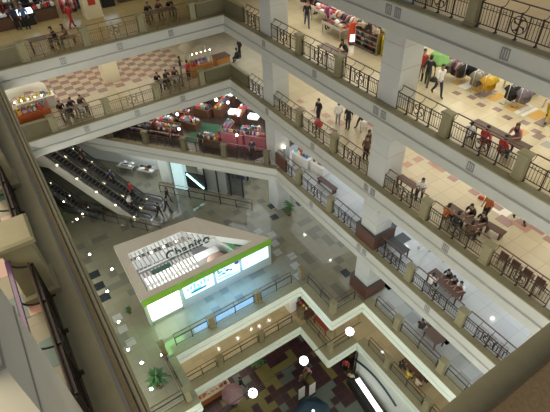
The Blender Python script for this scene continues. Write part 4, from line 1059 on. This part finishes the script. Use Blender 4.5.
# lowest gallery
table(9.4,-16.9,Z[6],0,2.0,'dark table with a colourful group on the lowest right gallery',M['wood'])
for i, (x, y, f, c) in enumerate(((10.1,-16.2,-90,'black'),(9.3,-16.1,-90,'yellow'),(8.5,-16.2,-90,'beige'),(9.9,-17.7,90,'white'),(9.2,-17.7,90,'black'),(8.5,-17.7,90,'blue'))):
    person('sit' if f < 0 else 'sit_lean',x,y,Z[6],f,C[c],C['black'],'person in %s at the lowest gallery table, %s of its group' % (c,NTH[i]))
counter(18.3,-13.6,Z[6],0,1.6,.9,1.0,'red-brown food counter at the lowest gallery corner',M['redwood'],M['redwood'],'food_counter')
topgoods(18.3,-13.6,Z[6]+.95,0,1.4,.7,'small goods on the red-brown food counter of the lowest gallery',4,2)
table(16.2,-13.9,Z[6],0,1.6,'red table on the lowest gallery beside the stepped corner',mat('deep_red_wood',(.22,.04,.025),.5))
counter(19.2,-12.9,Z[6],0,.9,.7,1.7,'white square menu stand on the lowest gallery near the inner corner',M['white'],M['lightwhite'],'menu_stand')

# ground floor
tag(plant(18.7,-9.1,Z[7],'x',2.2,.8,70),'tall green plant on the maroon ground floor below the long white rim','plant')
counter(18.9,-4.4,Z[7],pi/2,3.6,1.2,.9,'long orange-brown stall counter on the ground floor below the left rim corner',mat('orange_brown_front',(.30,.11,.03),.6),C['beige'],'stall_counter')
topgoods(18.9,-4.4,Z[7]+.85,pi/2,3.4,1.0,'red and beige goods on the orange-brown ground stall',9,3,[C['red'],C['beige'],C['orange'],C['brown'],C['white']])
parasol(17.0,-5.8,Z[7],'dusky pink round parasol on the ground floor at the lower left',mat('dusky_pink',(.26,.16,.17),.7),.9,1.9)
struct(MB().box(3,ER-.5,Z[7],XB+.1,ER-.2,Z[6]-1.1).build('wall_counter', M['whitewall']))
struct(MB().box(XB-.1,-21,Z[7],XB+.15,ER-.2,Z[6]-1.1).build('wall_counter.001', M['whitewall']))
ar = root('wall_arch','long dark teal arch strip on the pale ground-floor wall','arch',(0,ER-.18,0))
MB().tube([(13.7-4.6*t,0,Z[7]+1.75+1.0*sin(pi*(.12+.76*t))) for t in [k/14 for k in range(15)]],.11,8).build('strip',mat('dark_teal',(.01,.045,.06),.4),ar)
cr = root('bar_counter','black bar counter with a glowing white top panel on the ground floor','counter',(11.4,-14.6,Z[7]-.05),-.12)
MB().box(-1.9,-.45,0,1.9,.45,1.05,0,.02).build('body',M['black'],cr); MB().box(-1.75,-.42,1.05,1.4,.0,1.11,0,.015).build('lit_top',M['lightwhite'],cr)
person('stand',14.3,-15.1,Z[7],120,C['red'],C['black'],'person in red against the pale wall end on the ground floor')
person('stand',13.2,-14.7,Z[7],-60,C['beige'],C['grey'],'person in beige beside the black bar counter')
bo = root('booth','dark blue eight-sided booth roof on the ground floor at the bottom edge','booth',(12.0,-9.9,Z[7]-.05))
MB().lathe([(1.4,2.2),(1.4,2.35),(.8,2.7),(.15,2.85)],8).build('roof',mat('dark_blue_roof',(.012,.04,.07),.5),bo); MB().ball((0,0,2.92),.12,8).build('finial',M['lightwhite'],bo)
MB().lathe([(1.2,0),(1.2,1.0)],8).build('counter',M['wood'],bo)
for k in range(4): MB().tube([(1.3*cos(pi/4+k*pi/2),1.3*sin(pi/4+k*pi/2),0),(1.3*cos(pi/4+k*pi/2),1.3*sin(pi/4+k*pi/2),2.25)],.05,6).build('post',M['iron'],bo)
for i, (x, y) in enumerate(((14.4,-10.6),(14.2,-11.5))):
    r = root('banner_stand','white banner stand behind the dark blue booth, %s one' % ('left','right')[i],'banner',(x,y,Z[7]-.05),pi/2)
    MB().box(-.3,-.02,.05,.3,.02,1.7,0,.008).build('banner',C['white'],r); MB().box(-.32,-.15,0,.32,.15,.05).build('foot',M['iron'],r)
for i, (x, y, c) in enumerate(((15.4,-11.3,'brown'),(17.9,-7.0,'black'),(15.6,-12.2,'pink'))):
    person('walk',x,y,Z[7],40*i,C[c],C['black'],'person in %s on the maroon ground floor, %s one' % (c,NTH[i]))

# globe lamps hanging from a rod across the opening
rd = root('lamp_rod','thin horizontal rod carrying the glowing globe lamps below the kiosk floor','rod',(13.50,0,-29.12))
MB().tube([(0,-15.2,.36),(0,-.5,.36)],.03,6).build('rod',M['iron'],rd)
for y in (-14.9,-12.75,-2.4): MB().tube([(0,y,.36),(0,y,1.42)],.015,6).build('hanger',M['iron'],rd)
for i, y in enumerate((-5.98,-10.08,-14.18)):
    r = root('globe_lamp','glowing white globe lamp hanging in the opening, %s from the left' % NTH[i],'lamp',(13.50,y,-29.12))
    MB().ball((0,0,0),.30,20).build('globe',M['globe'],r); MB().lathe([(.07,.28),(.07,.36)],10).build('cap',M['iron'],r)

# glowing discs standing in for lamp reflections along the left of the kiosk floor
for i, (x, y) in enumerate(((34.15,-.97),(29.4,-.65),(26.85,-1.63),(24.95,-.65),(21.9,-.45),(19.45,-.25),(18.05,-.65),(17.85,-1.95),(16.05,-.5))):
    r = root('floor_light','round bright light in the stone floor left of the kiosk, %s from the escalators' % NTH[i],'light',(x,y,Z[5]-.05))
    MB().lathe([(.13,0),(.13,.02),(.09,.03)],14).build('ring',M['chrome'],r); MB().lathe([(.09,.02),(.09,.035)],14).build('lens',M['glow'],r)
# downlights under the soffits
def downlights(pts, z, nm):
    for i, (x, y) in enumerate(pts):
        r = root('downlight','round recessed downlight under the %s, %s one' % (nm,NTH[i] if i < 9 else str(i)),'downlight',(x,y,z-.06))
        MB().lathe([(.17,-.03),(.17,0)],14).build('ring',M['chrome'],r); MB().lathe([(.14,-.036),(.14,-.02)],14).build('lens',M['glow'],r)
downlights([(24.4,-18.1),(20.6,-18.1),(15.1,-20.5),(13.5,-21.2),(7.5,-20.4)], Z[4]-1.22, 'fourth gallery')
downlights([(21.5,-6.9),(21.5,-8.8),(21.6,-10.25),(21.5,-11.0),(21.5,-12.05),(22.2,-9.9),(13.4,-18.3)], Z[5]-1.1, 'kiosk floor')
downlights([(7.4,-20.5),(15.0,-20.5),(9.4,-17.0)], Z[3]-1.22, 'third gallery')

# ------------------------------------------------------------------ lights
def area(x, y, z, sx, sy, e, col):
    l = bpy.data.lights.new('ceiling_light','AREA'); l.shape = 'RECTANGLE'; l.size = sx; l.size_y = sy; l.energy = e; l.color = col
    o = link('ceiling_light', l, None, (x,y,z)); return o
WARM, NEUT, COOL = (1,.86,.62), (1,.94,.82), (.86,.95,1)
spec_ = {1:(WARM,650,None),2:((1,.94,.76),1480,280),3:((1,.94,.78),1180,560),4:((.90,.96,1),820,0),5:((.88,.96,1),850,0),6:((1,.88,.62),330,0)}
for L in (1,2,3,4,5,6):
    col, eR, eB = spec_[L]; zc = (Z[L-1]-1.35) if L > 1 else Z[1]+3.6
    for x in (3,14,25): area(x, -21.5, zc, 9, 8.5, eR/3, col)
    if eB: area(38, -5, zc, 9, 16, eB, col)
    if L <= 4: area(14, 7 if L > 1 else 2.2, zc, 30, 7 if L > 1 else 2.4, 820 if L == 1 else 350, WARM)  # unseen left-wing lights, added to brighten the opposite fascias and near ledge
area(-.6, -10, Z[1]+3.6, 2, 18, 420, WARM)  # unseen light added over the near corner to brighten its ledge and parapet
area(33.5,-18.5,Z[2]-1.35,5,4,150,COOL)
for s, t, e, c in ((14,-33,480,(1,.88,.85)),(22,-31.5,480,(1,.88,.7))):
    q = along(s,t); area(q[0],q[1],Z[3]-1.4,6,5,e,c)
area(28,-15,Z[4]-1.4,5,4,120,COOL); area(36,-9,Z[4]-1.4,5,5,200,COOL)
area(21,-7.5,Z[5]-1.25,5,9,110,(1,.86,.55)); area(23.0,-5.4,zf+2.1,1.5,5,120,(.95,1,1))
for y, ly, e, c in ((-7.6,5.5,260,(.22,.52,1)),(-3.2,1.6,45,(.4,1,.3))):
    l_ = area(19.6,y,zf+2.3,1.0,ly,e,c); l_.rotation_euler = (0,radians(15),0)  # unseen lights added off the kiosk front to tint the floor blue and green
for x, y, e in ((22,-6,160),(10,-20,300)): area(x,y,Z[6]-1.25,8,6,e,(1,.85,.7))
def fill_point(x, y, z, e, col):  # unseen point lights added in the left and near wings to brighten opposite fascias
    l = bpy.data.lights.new('pendant_light','POINT'); l.energy = e; l.color = col; l.shadow_soft_size = .35
    link('pendant_light', l, None, (x,y,z))
PE = {2:500,3:540,4:540,5:680,6:520}
for L in PE:
    c = (1,.95,.85) if L < 5 else (.95,1,.92)
    for x in (5,15,25): fill_point(x, 3.2, Z[L-1]-2.0, PE[L], c)
    for y in (-11,-4): fill_point(-2.5, y, Z[L-1]-2.0, PE[L]*(.75 if L < 5 else 1.2), c)
w = bpy.data.worlds.new('World'); SC.world = w; w.use_nodes = True
bg = w.node_tree.nodes['Background']; bg.inputs['Color'].default_value = (.90,.92,1,1); bg.inputs['Strength'].default_value = .27

# ------------------------------------------------------------------ camera
cd = bpy.data.cameras.new('Camera'); cam = link('Camera', cd)
p_, y_, r_ = radians(41.45467), radians(-31.58742), radians(2.494197)
f_ = Vector((cos(p_)*cos(y_), cos(p_)*sin(y_), -sin(p_))); rt = Vector((sin(y_), -cos(y_), 0)); dn = f_.cross(rt)
X_ = rt*cos(r_)+dn*sin(r_); D_ = -rt*sin(r_)+dn*cos(r_)
mt = Matrix((X_, -D_, -f_)).transposed().to_4x4(); cam.matrix_world = mt
cd.sensor_width = 36; cd.lens = 463.0625/550*36; cd.clip_start = .05; cd.clip_end = 300
SC.camera = cam
SC.view_settings.view_transform = 'Standard'; SC.view_settings.look = 'None'; SC.view_settings.gamma = 1; SC.view_settings.exposure = 0
SC.view_settings.use_curve_mapping = False
